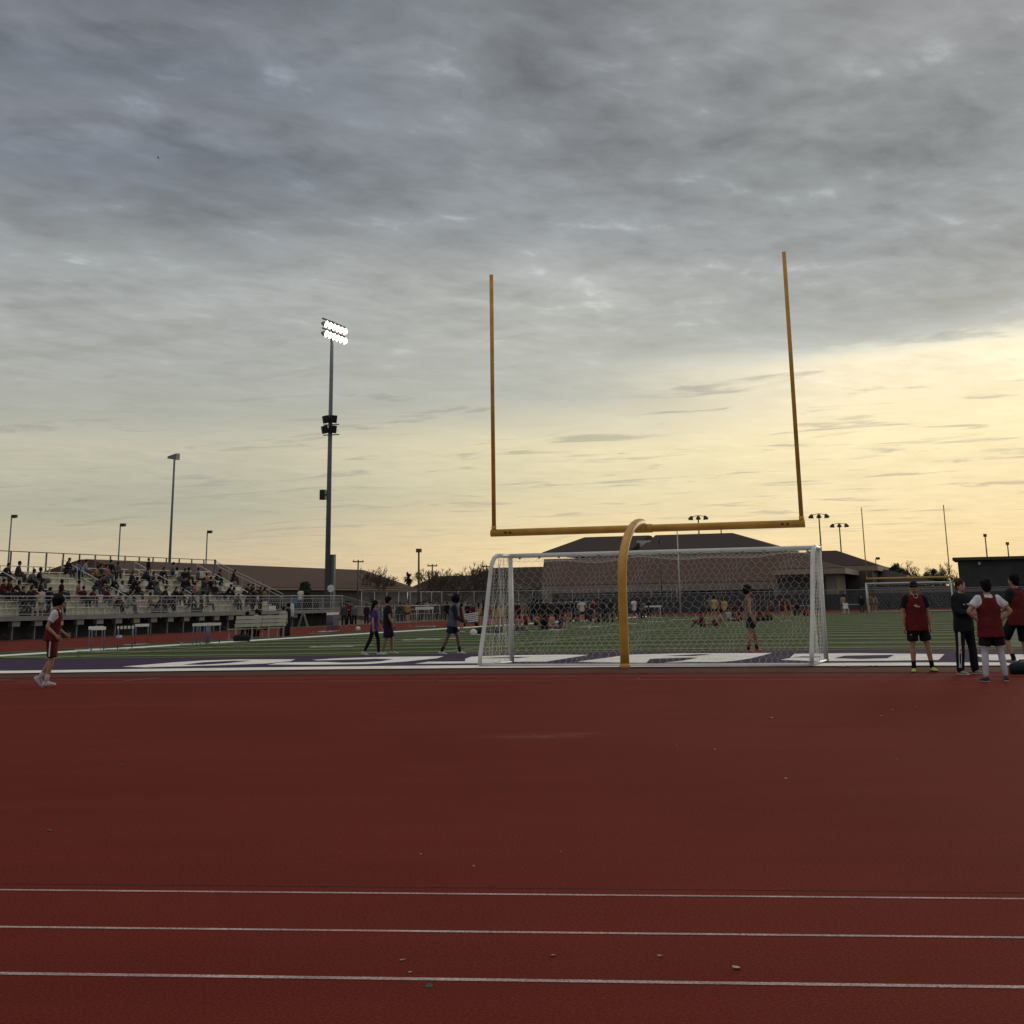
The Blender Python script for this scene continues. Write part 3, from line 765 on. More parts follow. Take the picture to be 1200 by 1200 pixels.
NETM = mat('net_cord', (.66, .64, .58), .8, .1, 4.0)
def hexnet(mb, fn, w, h, cell, r, rnd):
    """hexagonal netting on a patch: fn(u in m, v in m) -> world point"""
    cols = int(w / (cell * .866)) ; rows = int(h / (cell * .75))
    cw = w / cols; rh = h / rows; pt = {}
    def node(i, j, up):
        k = (i, j, up)
        if k not in pt:
            u = i * cw + (cw / 2 if j % 2 else 0); v = j * rh + (rh * .33 if up else -.0)
            pt[k] = fn(min(max(u, 0), w), min(max(v, 0), h))
        return pt[k]
    def cord(p, q):
        d = (q - p)
        if d.length < 1e-4: return
        d.normalize(); x = d.orthogonal().normalized(); y = d.cross(x)
        o = [x * r, (x * -.5 + y * .87) * r, (x * -.5 - y * .87) * r]
        mb.add([p + k for k in o] + [q + k for k in o], ((0, 1, 4, 3), (1, 2, 5, 4), (2, 0, 3, 5)))
    for j in range(rows):
        for i in range(cols + 1):
            cord(node(i, j, 0), node(i, j, 1))
            if j % 2: nb = (i, i + 1)
            else: nb = (i - 1, i)
            for q in nb:
                if 0 <= q <= cols: cord(node(i, j, 1), node(q, j + 1, 0))

def soccer_goal(PL, PR, BL, BR, top_d, hgt, label, fine=True):
    """PL, PR: feet of the posts; BL, BR: feet of the back stays"""
    o = (PL + PR) / 2; r = empty('soccer_goal', o, label, 'soccer goal', 'white soccer goals')
    Z = V((0, 0, 1)); R = .050 if fine else .062
    tl, tr = PL + Z * hgt, PR + Z * hgt
    dl, dr = (BL - PL), (BR - PR); dl.z = dr.z = 0; dl.normalize(); dr.normalize()
    for p, t in ((PL, tl), (PR, tr)):
        mb = Loc(o); mb.tube([p - Z * .02, t + Z * R], R, 12, round_end=False); mb.build('post', WP, r, True)
    mb = Loc(o); mb.tube([tl - (tr - tl).normalized() * R, tr + (tr - tl).normalized() * R], R, 12, round_end=False); mb.build('crossbar', WP, r, True)
    ql, qr = tl + dl * top_d, tr + dr * top_d
    for p, t, q, b, d in ((PL, tl, ql, BL, dl), (PR, tr, qr, BR, dr)):
        pts = [t, t + d * (top_d * .62)]
        e = (b - q).normalized(); s0 = t + d * (top_d * .62); e0 = q + e * .32
        for k in range(1, 6):
            u = k / 6; pts.append(s0 * (1 - u) ** 2 + q * (2 * u * (1 - u)) + e0 * u * u)
        bot = b + V((0, 0, .28)) - d * .03
        pts += [e0, q.lerp(b, .6), bot, b + d * .02 + Z * .06]
        mb = Loc(o); mb.tube(pts, R * .92, 12, round_end=False); mb.build('back_stay', WP, r, True)
        mb = Loc(o); mb.tube([p + Z * .05, b + Z * .05], R * .6, 8, round_end=False); mb.build('ground_bar', WP, r, True)
    mb = Loc(o); mb.tube([BL + Z * .045, BR + Z * .045], R * .5, 8, round_end=False); mb.build('back_ground_bar', WP, r, True)
    rnd = random.Random(5)
    W = (tr - tl).length; B = (BL - ql).length; cell = .155 if fine else .3; cr = .0016 if fine else .004
    ph = [rnd.uniform(0, 6.3) for _ in range(8)]
    def sag(u, v): return .5 * (math.sin(u * 2.1 + ph[0]) + math.sin(u * 3.7 + v * 1.9 + ph[1]))
    mb = Loc(o)
    def back(u, v):
        a = ql.lerp(qr, u / W); b = BL.lerp(BR, u / W); k = v / B; p = a.lerp(b, k); d = (dl + dr) / 2
        return p - d * (math.sin(math.pi * k) * (.20 + .17 * sag(u, v) + .05 * math.sin(u * 6.1 + v * 3.3))) + V((0, 0, -.05 * math.sin(math.pi * ((u * 1.05) % 1)) * (1 - k) + .035)) + (tr - tl).normalized() * (.11 * sag(u * 1.7, v * 2.2) + .03 * math.sin(v * 7 + u * 2.3))
    hexnet(mb, back, W, B, cell, cr, rnd)
    def roof(u, v):
        k = v / top_d; p = tl.lerp(tr, u / W).lerp(ql.lerp(qr, u / W), k)
        return p - V((0, 0, .02 + .14 * math.sin(math.pi * k) * (1 + .4 * sag(u, v))))
    hexnet(mb, roof, W, top_d, cell, cr, rnd)
    for p, t, q, b, s in ((PL, tl, ql, BL, 1), (PR, tr, qr, BR, -1)):
        L = (b - p).length
        def sidep(u, v, p=p, t=t, q=q, b=b, L=L, s=s):
            k = v / hgt; lo = p.lerp(b, u / L); hi = t.lerp(q, u / L)
            return hi.lerp(lo, k) + (tr - tl).normalized() * s * (.05 + .05 * sag(u * 5, v * 1.5)) * math.sin(math.pi * min(1, u / L))
        hexnet(mb, sidep, L, hgt, cell * .62, cr * 1.1, rnd)
        # netting gathered along the posts
        for k in range(7):
            q0 = t.lerp(q, .12 + .1 * k); q1 = p.lerp(b, .10 + .11 * k); pts = []
            for j in range(7):
                u = j / 6; pts.append(q0.lerp(q1, u) + (tr - tl).normalized() * s * (.03 + .05 * math.sin(u * 7 + k)) )
            mb.tube(pts, cr * 2.0, 5)
    mb.build('net', NETM, r)
    # clips along the crossbar
    if fine:
        for k in range(15):
            mb = Loc(o); c = tl.lerp(tr, (k + .5) / 15); mb.box(c + V((0, 0, -R)) + dl * .03, .05, .03, .05, A_, N_); mb.build('net_clip', M('clip_grey', (.12, .12, .12), .6), r)
    return r
PL, PR, BL, BR = gr(600, 778.3), gr(968.6, 776.4), gr(562.5, 782.0), gr(952, 781.5)
hgt_ = .5 * (on_a(597, 650, to_fld(PL)[0]).z + on_a(962, 644, to_fld(PR)[0]).z)
soccer_goal(PL, PR, BL, BR, .95, 2.365, 'large white soccer goal with a sagging net behind the nearest yellow football goal')
q = fld(0, 109.2); soccer_goal(fld(3.66, 108.9, .1), fld(-3.66, 108.9, .1), fld(3.66, 111.2, .1), fld(-3.66, 111.2, .1), .9, 2.44, 'small far soccer goal under the distant yellow crossbar', False)

# ---------------------------------------------------------------- bleachers
SB0, SB1 = 16.0, 70.5                         # along the field
ALU = mat('bleacher_aluminium', (.60, .565, .455), .55, .12, 1.5, spec=.3, col2=(.74, .70, .58))
ALUG = mat('bleacher_grey', (.15, .155, .165), .55, .2, 1.2, metal=.1)
RAIL = mat('rail_aluminium', (.36, .365, .37), .45, .12, 4.0, metal=.2)
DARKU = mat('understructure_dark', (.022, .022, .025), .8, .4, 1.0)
DK = 1.17
def rowa(r): return -42.35 - .70 * r
def rowz(r): return DK + .34 * r
bo = fld(-44, 43)
bl = empty('bleachers', bo, 'long aluminium bleachers full of spectators behind the running track', 'bleachers')
bl.rotation_euler = (0, 0, -TH)
def bb():
    m_ = MB(); return m_
def bfb(mb, a0, a1, n0, n1, z0, z1):
    mb.box(V(((a0 + a1) / 2 + 44, (n0 + n1) / 2 - 43, (z0 + z1) / 2)), abs(a1 - a0), abs(n1 - n0), abs(z1 - z0))
def bp(a, n, z): return V((a + 44, n - 43, z))
mb = bb(); bfb(mb, -41.0, -42.0, SB0, 79.0, DK - .10, DK); bfb(mb, -40.97, -41.0, SB0, 79.0, DK - .22, DK + .02); mb.build('front_walkway', ALUG, bl)
for r in range(8):
    a, z = rowa(r), rowz(r)
    mb = bb(); bfb(mb, a - .06, a + .40, SB0, SB1, z - .03, z); bfb(mb, a + .372, a + .398, SB0, SB1, z - .36, z - .03); mb.build('foot_board', ALU, bl)
    mb = bb()
    k = SB0
    while k < SB1 - .5:
        e = min(k + 8.6, SB1); bfb(mb, a - .30, a - .04, k, e - 1.3, z + .40, z + .44)
        for j in range(5):
            n = k + .3 + (e - 1.9 - k) * j / 4; bfb(mb, a - .20, a - .14, n - .03, n + .03, z, z + .40)
        k += 8.6
    mb.build('bench_seat', ALU, bl)
mb = bb()
for i in range(28):
    n = SB0 + .4 + i * 2.0
    for a in (-41.3, -44.0, -47.0):
        h = DK - .1 if a > -42 else rowz(int((-42.35 - a) / .70)) - .4
        bfb(mb, a - .05, a + .05, n - .05, n + .05, 0, h)
    d0, d1 = bp(-41.3, n, .1), bp(-47.0, n, rowz(6) - .5); mb.bar(d0, d1, .05)
    bfb(mb, -41.05, -41.28, n - .35, n + .35, DK - .50, DK - .12)
mb.build('support_frame', ALUG, bl)
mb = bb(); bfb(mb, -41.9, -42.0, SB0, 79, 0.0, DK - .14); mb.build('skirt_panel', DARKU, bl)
def railing(mb, pts_post, top, mids, step_pts, rad=.024):
    for (a, n, z0, z1) in pts_post: mb.tube([bp(a, n, z0), bp(a, n, z1)], rad, 6, round_end=False)
mb = bb(); n = SB0
while n < 79.1:
    mb.tube([bp(-41.05, n, DK - .3), bp(-41.05, n, DK + 1.0)], .026, 6, round_end=False); n += 1.85
for zz, rr in ((1.0, .032), (.82, .018), (.10, .02), (.55, .012)):
    mb.tube([bp(-41.05, SB0, DK + zz), bp(-41.05, 79, DK + zz)], rr, 6, round_end=False)
n = SB0
while n < 79:                                   # chain-link infill as thin rods
    mb.tube([bp(-41.05, n, DK + .1), bp(-41.05, n + .8, DK + .82)], .006, 4, round_end=False); mb.tube([bp(-41.05, n + .8, DK + .1), bp(-41.05, n, DK + .82)], .006, 4, round_end=False); n += .4
mb.build('front_railing', RAIL, bl)
mb = bb(); n = SB0; zt = rowz(7); ab = rowa(7) - .42
while n < SB1 + .1:
    mb.box(bp(ab, n, zt + .60), .06, .10, 1.35); n += 1.82
mb.box(bp(ab, SB1, zt + .62), .09, .14, 1.40)
mb.tube([bp(ab, SB0, zt + 1.27), bp(ab, SB1, zt + 1.27)], .028, 6, round_end=False); mb.tube([bp(ab, SB0, zt + .1), bp(ab, SB1, zt + .1)], .02, 6, round_end=False)
mb.build('back_fence', mat('fence_brown_grey', (.10, .092, .088), .6), bl)
mb = bb()                                       # rail down the end of the stand
for zz in (1.06, .82):
    mb.tube([bp(ab, SB1 + .15, zt + zz + .1), bp(-42.2, SB1 + .15, DK + zz + .1)], .024, 6, round_end=False)
for k in range(6):
    u = k / 5; a = ab + (-42.2 - ab) * u; z = zt + (DK - zt) * u; mb.tube([bp(a, SB1 + .15, z - .1), bp(a, SB1 + .15, z + 1.14)], .022, 6, round_end=False)
mb.build('end_railing', RAIL, bl)
for i in range(6):                              # aisle hand rails
    n = SB0 + 8.0 + 8.6 * i
    for (r0, r1) in ((0, 2), (3, 5), (5.4, 7)):
        mb = bb(); p0 = bp(rowa(r0), n, rowz(r0) + .9); p1 = bp(rowa(r1), n, rowz(r1) + .9)
        mb.tube([p0 - V((0, 0, .9)), p0, p1, p1 - V((0, 0, .9))], .022, 6, round_end=False)
        mb.tube([p0 - V((0, 0, .4)), p1 - V((0, 0, .4))], .018, 6, round_end=False)
        mb.build('aisle_railing', mat('rail_bright', (.55, .55, .54), .4, .1) if 'rb' not in MT else MT['rb'], bl, True)
mb = bb()                                       # ramp beyond the stand
for zz in (1.0, .55, .1):
    mb.tube([bp(-41.1, 79, DK + zz), bp(-41.1, 90, .05 + zz)], .024, 6, round_end=False)
for i in range(8): mb.tube([bp(-41.1, 79 + 11 * i / 7, DK * (1 - i / 7)), bp(-41.1, 79 + 11 * i / 7, DK * (1 - i / 7) + 1.0)], .022, 6, round_end=False)
mb.add([bp(-41.0, 79, DK), bp(-42.6, 79, DK), bp(-42.6, 90, .03), bp(-41.0, 90, .03), bp(-41.0, 79, DK - .12), bp(-42.6, 79, DK - .12), bp(-42.6, 90, -.05), bp(-41.0, 90, -.05)], ((0, 3, 2, 1), (4, 5, 6, 7), (0, 4, 7, 3), (1, 2, 6, 5), (0, 1, 5, 4), (3, 7, 6, 2)))
mb.build('ramp', ALUG, bl)

# ---------------------------------------------------------------- light poles
LAMP = mat('lamp_lit', (.9, .9, .85), .3, .0, 1.0, emit=((1, .91, .68), 5.0))
POLE = mat('pole_grey', (.115, .128, .145), .5, .12, 2.0, metal=.2)
POLE2 = mat('pole_brown', (.07, .055, .045), .6, .15, 2.0)
def vfix(p, z): return V((p.x, p.y, z))
# the tall lit stadium pole behind the end of the stand
pb = on_a(383.4, 690, -47.5); H1 = on_a(390.0, 396, -47.5).z
base = vfix(pb, -.05); r = empty('stadium_light_pole', base, 'tall grey stadium light pole with lit floodlights and dark loudspeakers', 'light pole')
mb = Loc(base); mb.tube([base, base + V((0, 0, H1 * .5)), base + V((0, 0, H1))], [.24, .205, .15], 14, round_end=False); mb.build('pole', POLE, r, True)
top = base + V((0, 0, H1)); fx = A_.copy(); rx = N_.copy()
# the lamp rack looks across the field
for row, (dz, nl) in enumerate(((.98, 6), (.12, 6))):
    c = top + V((0, 0, dz))
    mb = Loc(base); mb.bar(c - rx * 2.15 + V((0, 0, .46)), c + rx * 2.85 + V((0, 0, .46)), .14, .10); cb = mb.build('lamp_rail', DKM, r)
    for i in range(nl):
        p = c + rx * (-1.75 + 4.2 * i / (nl - 1)) + fx * .15 + V((0, 0, .0)); ax = (fx + V((0, 0, -.30))).normalized()
        mb = Loc(base); mb.tube([p - ax * .42, p - ax * .2, p + ax * .06], [.12, .22, .30], 14, round_end=False); hs = mb.build('floodlight', M('lamp_housing', (.25, .25, .24), .4), r, True)
        mb = Loc(base); mb.tube([p + ax * .065, p + ax * .10], [.31, .27], 14); mb.build('lamp_lens', LAMP, hs, True)
mb = Loc(base); mb.box(top + V((0, 0, .72)), .20, .20, 1.6); mb.build('rack_post', DKM, r)
def z_on(px, py): return on_a(px, py, -47.5).z
for zz, offs in ((z_on(386.5, 491.5), (-.30, .40)), (z_on(386.5, 503.5), (-.38, .38))):
    c = vfix(base, zz)
    mb = Loc(base); mb.bar(c - A_ * .65 - V((0, 0, .45)), c + A_ * .85 - V((0, 0, .45)), .08); mb.build('speaker_arm', DKM, r)
    for o_ in offs:
        mb = Loc(base); p = c + A_ * o_ - N_ * .30; ax = (A_ * (1.2 if o_ > 0 else -.9) - N_ * .8 + V((0, 0, -.25))).normalized(); x_ = ax.cross(V((0, 0, 1))).normalized()
        mb.box(p, .45, .50, .66, ax, x_, x_.cross(ax)); mb.box(p + ax * .235, .04, .42, .56, ax, x_, x_.cross(ax)); mb.build('loudspeaker', BLK, r)
c = vfix(base, z_on(381, 579)); mb = Loc(base); mb.box(c - A_ * .50 - N_ * .1, .48, .5, .85, A_, N_); mb.bar(c - A_ * .3, c, .10); mb.build('loudspeaker', BLK, r)
# the square post beside it and the round white disc
b2 = on_a(389.2, 690, -47.2); zt2 = on_a(388.8, 650, -47.2).z
b2 = vfix(b2, -.05); r = empty('square_post', b2, 'short dark square post standing beside the tall lit light pole', 'post')
mb = Loc(b2); mb.box(b2 + V((0, 0, zt2 / 2)), .42, .42, zt2, A_, N_); mb.build('shaft', POLE, r)
mb = Loc(b2); mb.box(b2 + V((0, 0, zt2 + .03)), .46, .46, .06, A_, N_); mb.build('cap', DKM, r)
b3 = on_a(387.8, 689.5, -46.6); r = empty('round_sign', vfix(b3, 0), 'round white disc sign mounted at the foot of the tall lit light pole', 'sign')
nv = (V((0, 0, CAMH)) - b3).normalized()
mb = Loc(vfix(b3, 0)); mb.tube([b3 - nv * .02, b3 + nv * .03], [.30, .30], 22, round_end=False); mb.build('disc', M('disc_white', (.55, .55, .54), .6), r)
mb = Loc(vfix(b3, 0)); mb.tube([vfix(b3, 0) - nv * .06, b3 - nv * .06], .035, 8, round_end=False); mb.build('post', GALV, r)

def lamp_pole(px_top, py_top, px_bot, py_bot, Y, kind, label, group=None, m_=POLE, rad=.10):
    t_ = at(px_top, py_top, Y); q = at(px_bot, py_bot, Y); b = vfix(q, 0.0); t = vfix(q, t_.z); h = t.z
    nm = {'flood': 'stadium_light_pole', 'arm': 'street_lamp', 'tee': 'utility_pole', 'plain': 'pole', 'triple': 'court_light_pole', 'flag': 'flagpole', 'cap': 'pole'}[kind]
    r = empty(nm, b, label, {'flood': 'light pole', 'arm': 'street lamp', 'tee': 'utility pole', 'plain': 'pole', 'triple': 'light pole', 'flag': 'flagpole', 'cap': 'pole'}[kind], group)
    mb = Loc(b); mb.tube([b, b + V((0, 0, h * .5)), t], [rad, rad * .8, rad * .6], 10, round_end=False); mb.build('pole', m_, r, True)
    if kind == 'flood':
        mb = Loc(b)
        mb.add([t + A_ * -1.05 + V((0, 0, .05)), t + A_ * .22 + V((0, 0, .40)), t + A_ * .22 + V((0, 0, -.45)), t + A_ * -1.05 + V((0, 0, -.22)), *(t + k + N_ * 1.0 + V((0, 0, .05)) for k in (A_ * -1.05 + V((0, 0, .05)), A_ * .22 + V((0, 0, .40)), A_ * .22 + V((0, 0, -.45)), A_ * -1.05 + V((0, 0, -.22))))], ((0, 1, 2, 3), (4, 7, 6, 5), (0, 4, 5, 1), (1, 5, 6, 2), (2, 6, 7, 3), (3, 7, 4, 0)))
        mb.build('lamp_rack', M('rack_grey', (.16, .17, .16), .5), r)
    if kind == 'arm':
        mb = Loc(b); e = t + A_ * .20 + V((0, 0, .08)); mb.tube([t - V((0, 0, .1)), t + A_ * .08 + V((0, 0, .05)), e], .05, 8); mb.build('arm', m_, r, True)
        mb = Loc(b); mb.box(e + A_ * .12, .52, .42, .28, A_, N_); mb.box(e + A_ * .12 - V((0, 0, .16)), .36, .30, .05, A_, N_); mb.build('lamp_head', DKM, r)
    if kind == 'tee':
        mb = Loc(b); mb.bar(t - A_ * .40 - N_ * .55 - V((0, 0, .2)), t + A_ * .40 + N_ * .55 - V((0, 0, .2)), .10, .13)
        for k in (-.7, .7): mb.tube([t + (A_ * .5 + N_ * .7) * k - V((0, 0, .14)), t + (A_ * .5 + N_ * .7) * k + V((0, 0, .0))], .04, 6)
        mb.build('crossarm', m_, r)
    if kind == 'triple':
        mb = Loc(b); mb.tube([t + A_ * -1.0 + V((0, 0, .1)), t + V((0, 0, .25)), t + A_ * 1.0 + V((0, 0, .1))], .05, 6); mb.build('crossarm', m_, r)
        for k in (-1, 0, 1):
            mb = Loc(b); p = t + A_ * k * .95 + V((0, 0, -.05 - .0 * abs(k))); mb.tube([p + V((0, 0, .22)), p + A_ * k * .2 - V((0, 0, .25))], [.16, .42], 10, round_end=False); mb.ball(p - V((0, 0, .22)) + A_ * k * .2, .40, .40, .14, 10, 6); mb.build('lamp_head', DKM, r)
    if kind in ('plain', 'cap'):
        mb = Loc(b); mb.box(t + V((0, 0, .06)), rad * 3.4, rad * 3.0, .34, A_, N_); mb.build('pole_top', m_, r)
    if kind == 'flag':
        mb = Loc(b); mb.ball(t, rad * 1.4, seg=10); mb.build('finial', m_, r)
    return r
lamp_pole(199.5, 535, 197.2, 690, 205, 'flood', 'slim stadium light pole with an unlit lamp rack rising behind the bleachers', rad=.21)
lamp_pole(12, 606, 7.2, 690, 165, 'arm', 'slim street lamp behind the bleachers, beside the frame edge', 'street lamps behind the bleachers', rad=.11)
lamp_pole(141, 616, 136.8, 690, 170, 'arm', 'slim street lamp behind the bleachers, between two other lamps', 'street lamps behind the bleachers', rad=.11)
lamp_pole(243, 624, 240.2, 690, 185, 'arm', 'slim street lamp behind the end of the bleachers, nearest the lit pole', 'street lamps behind the bleachers', rad=.11)
lamp_pole(420.5, 656, 419.0, 712, 175, 'tee', 'dark utility pole with a crossarm before the long brown roof', 'dark utility poles with crossarms', POLE2, .12)
lamp_pole(507, 661, 506.6, 712, 185, 'tee', 'dark utility pole with a crossarm beside the plain tall pole', 'dark utility poles with crossarms', POLE2, .12)
lamp_pole(570, 662, 570.6, 712, 190, 'tee', 'dark utility pole among bare trees beside the soccer goal stay', 'dark utility poles with crossarms', POLE2, .10)
lamp_pole(490.2, 646, 490.6, 714, 150, 'plain', 'plain tall dark pole standing near the palm tree', None, POLE2, .13)
lamp_pole(819.5, 606, 822.2, 690, 235, 'triple', 'court light pole with three lamps seen above the yellow crossbar', 'court lights with three lamps', POLE2, .15)
lamp_pole(960.7, 604, 965.5, 690, 228, 'triple', 'tallest court light pole with three lamps beside the near yellow upright', 'court lights with three lamps', POLE2, .15)
lamp_pole(985, 615, 989, 690, 252, 'triple', 'shorter court light pole with three lamps before the far goal', 'court lights with three lamps', POLE2, .15)
lamp_pole(1027.5, 655, 1029.5, 700, 215, 'arm', 'small street lamp at the corner of the gymnasium roof', None, POLE2, .09)
lamp_pole(793.2, 618, 797.6, 718, 152, 'flag', 'thin pale flagpole standing by the far track', None, M('pole_pale', (.42, .42, .40), .5), .075)
lamp_pole(774, 636, 775.8, 700, 158, 'plain', 'thin dark pole before the gymnasium wall', None, DKM, .06)
lamp_pole(1156, 628, 1160.5, 690, 190, 'cap', 'taller stub pole standing behind the dark block building', 'stub poles behind the dark building', POLE2, .12)
lamp_pole(1182.5, 637.5, 1186, 690, 198, 'cap', 'shorter stub pole standing behind the dark block building', 'stub poles behind the dark building', POLE2, .12)

# ---------------------------------------------------------------- buildings
def roof_mat(name, c):
    m = bpy.data.materials.new(name); m.use_nodes = True; t = NT(m.node_tree); b = m.node_tree.nodes['Principled BSDF']
    tc = t.n('ShaderNodeTexCoord'); v = tc.outputs['Object']
    sp = t.n('ShaderNodeSeparateXYZ', inp={0: v})
    rows = t.math('FRACT', t.math('MULTIPLY', sp.outputs[2], 4.2)); rl = t.ramp(rows, [(.0, (.72, .72, .72)), (.18, (1, 1, 1)), (1, (1.05, 1.05, 1.05))])
    nz = t.ramp(t.noise(v, 1.6, 6, .7), [(.3, (.78, .76, .75)), (.7, (1.2, 1.18, 1.16))])
    cc = t.mix(1.0, t.mix(1.0, (*c, 1), nz, 'MULTIPLY'), rl, 'MULTIPLY'); m.node_tree.links.new(cc, b.inputs['Base Color'])
    b.inputs['Roughness'].default_value = .9; b.inputs['Specular IOR Level'].default_value = .1; return m
ROOF = roof_mat('roof_brown_tile', (.080, .050, .039)); ROOF2 = roof_mat('roof_dark_tile', (.048, .034, .031)); ROOF3 = roof_mat('roof_grey_tile', (.046, .036, .031))
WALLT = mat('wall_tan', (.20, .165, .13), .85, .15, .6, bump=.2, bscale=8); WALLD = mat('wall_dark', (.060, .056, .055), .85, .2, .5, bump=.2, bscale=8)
WALLG = mat('wall_grey', (.13, .125, .12), .85, .15, .5); FASC = mat('fascia_brown', (.19, .155, .135), .8, .1, 1); FASC2 = mat('fascia_tan', (.24, .19, .145), .8, .1, 1)
GLS = mat('window_glass', (.02, .025, .03), .15, .1, 1, spec=.6); DOOR = mat('door_brown', (.07, .045, .04), .6)
def hip(mb, a0, a1, n0, n1, z0, z1, ra0, ra1, rn0, rn1, th=.25):
    e = [fld(a0, n0, z0), fld(a1, n0, z0), fld(a1, n1, z0), fld(a0, n1, z0)]; rr = [fld(ra0, rn0, z1), fld(ra1, rn0, z1), fld(ra1, rn1, z1), fld(ra0, rn1, z1)]
    lo = [p - V((0, 0, th)) for p in e]; vs = e + rr + lo
    mb.add(vs, ((0, 1, 5, 4), (1, 2, 6, 5), (2, 3, 7, 6), (3, 0, 4, 7), (4, 5, 6, 7), (0, 8, 9, 1), (1, 9, 10, 2), (2, 10, 11, 3), (3, 11, 8, 0), (8, 11, 10, 9)))
def window(b, r, a, n, z, w, h, axis='n'):
    mb = Loc(b)
    if axis == 'n': mb.fbox(a - w / 2, a + w / 2, n - .06, n + .02, z, z + h)
    else: mb.fbox(a - .02, a + .06, n - w / 2, n + w / 2, z, z + h)
    f = mb.build('window', DKM, r); mb = Loc(b)
    if axis == 'n': mb.fbox(a - w / 2 + .08, a + w / 2 - .08, n - .09, n - .065, z + .08, z + h - .08)
    else: mb.fbox(a + .065, a + .09, n - w / 2 + .08, n + w / 2 - .08, z + .08, z + h - .08)
    mb.build('pane', GLS, f)
# gymnasium: a low wing with a wide brown roof in front of a taller hall
NB = 152.0
def an(x, y, n=NB): p = on_n(x, y, n); aa, _ = to_fld(p); return aa, p.z
aL, _ = an(637, 660); ez = an(800, 683)[1]; fz = an(800, 692.5)[1]; rz = an(800, 655, NB + 9)[1]
aR, _ = an(955, 683)
b = fld((aL + aR) / 2, NB)
r = empty('gymnasium', b, 'wide brown roofed gymnasium behind the far end of the field', 'building')
hall_n = NB + 16
hL, hz = an(637, 647, hall_n); hR, hz2 = an(910, 641, hall_n); rl_, rz_ = an(685, 629.5, hall_n + 11); rr_, rz2_ = an(858, 624.5, hall_n + 11)
gapL, _ = an(738.5, 643, hall_n - .8); gapR, _ = an(747, 643, hall_n - .8)
mb = Loc(b); mb.fbox(aL + 1.0, aR - .6, NB, NB + 16.5, 0, ez - .6); mb.build('wall', WALLD, r)
mb = Loc(b); mb.fbox(aL + 1.2, hR - 1, hall_n, hall_n + 24, 0, hz - .3); mb.build('hall_wall', WALLG, r)
mb = Loc(b); hip(mb, aL, aR + 2, NB - 1.2, NB + 26, ez, rz + .5, an(637.5, 655, NB + 12)[0], an(956, 655, NB + 12)[0], NB + 12, NB + 14, .05); mb.build('roof', ROOF, r)
mb = Loc(b); mb.fbox(aL, aR + 2.0, NB - 1.25, NB - .95, fz, ez - .06); mb.fbox(aL - .02, aL + .25, NB - .94, NB + 16, fz, ez - .06); mb.build('fascia', FASC, r)
hm = (hz + hz2) / 2; rm = (rz_ + rz2_) / 2
mb = Loc(b)
for a0, a1, ra0, ra1 in ((hL, gapL, rl_, gapL - .02), (gapR, hR, gapR + .02, rr_)):
    hip(mb, a0, a1, hall_n - .8, hall_n + 24, hm, rm, ra0, ra1, hall_n + 11, hall_n + 13, .35)
mb.build('hall_roof', ROOF2, r)
mb = Loc(b); mb.fbox(gapL - .4, gapR + .4, hall_n + 5, hall_n + 9, hm - 1, rm - .9); mb.build('rooftop_unit', M('unit_pale', (.42, .40, .38), .6), r)
for k in range(9):
    w0 = aL + 3.0 + (aR - aL - 6) * k / 9
    window(b, r, w0 + 1.2, NB, .9, 2.2, 1.1)
for k in (3, 7):
    mb = Loc(b); w0 = aL + 4.6 + (aR - aL - 6) * k / 9; mb.fbox(w0, w0 + 1.9, NB - .07, NB + .02, 0, 2.2); mb.build('door', DOOR, r)
for a_ in (an(846, 640, hall_n + 12)[0],):
    mb = Loc(b); p = fld(a_, hall_n + 12, rm); mb.tube([p - V((0, 0, .3)), p + V((0, 0, .95))], .08, 8, round_end=False); mb.build('vent_pipe', WALLG, r)
# corner wing of the gymnasium with its own stepped hip roofs
nW = 140.0
c0 = an(952, 672, nW)[0]; c1, e1 = an(990, 673, nW)[0], an(965, 665.5, nW)[1]; z1_ = an(962, 655, nW + 9)[1]; f1 = an(965, 672.5, nW)[1]
aW0 = an(905, 672, nW)[0]
b = fld(c1, nW); r = empty('school_wing', b, 'low tan school building with stepped hip roofs beside the far goal', 'building')
cR = an(1019, 678, nW + 12)[0]
mb = Loc(b); mb.fbox(aW0, c1 - 1.0, nW + 1.2, nW + 11, 0, f1 + .02); mb.build('wall', WALLT, r)
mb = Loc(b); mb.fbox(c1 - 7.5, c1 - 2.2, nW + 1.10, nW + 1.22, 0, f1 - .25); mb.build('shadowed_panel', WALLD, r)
mb = Loc(b); mb.fbox(aW0, c1 + 1.6, nW + 18, nW + 30, 0, an(1000, 664, nW + 14)[1] - .4); mb.build('rear_wall', WALLD, r)
mb = Loc(b); hip(mb, aW0, c1, nW, nW + 22, e1, z1_ + .2, aW0 + .5, c1 - 5.5, nW + 9, nW + 12, .05); mb.build('roof', ROOF, r)
mb = Loc(b); mb.fbox(aW0, c1, nW - .06, nW + .25, f1, e1 - .06); mb.fbox(c1 - .3, c1 + .04, nW + .26, nW + 22, f1, e1 - .06); mb.build('fascia', FASC2, r)
u0, uz = an(978, 645.5, nW + 24); u1, uz1 = an(1028, 662, nW + 20); uf = an(1028, 668.5, nW + 20)[1]
mb = Loc(b); hip(mb, aW0, u1, nW + 20, nW + 40, uz1, uz + .1, aW0 + 1, u0, nW + 26, nW + 30, .05); mb.build('rear_roof', ROOF2, r)
mb = Loc(b); mb.fbox(aW0, u1 + .02, nW + 19.9, nW + 20.2, uf, uz1 - .06); mb.fbox(u1 - .25, u1 + .04, nW + 20.2, nW + 40, uf, uz1 - .06); mb.build('rear_fascia', FASC2, r)
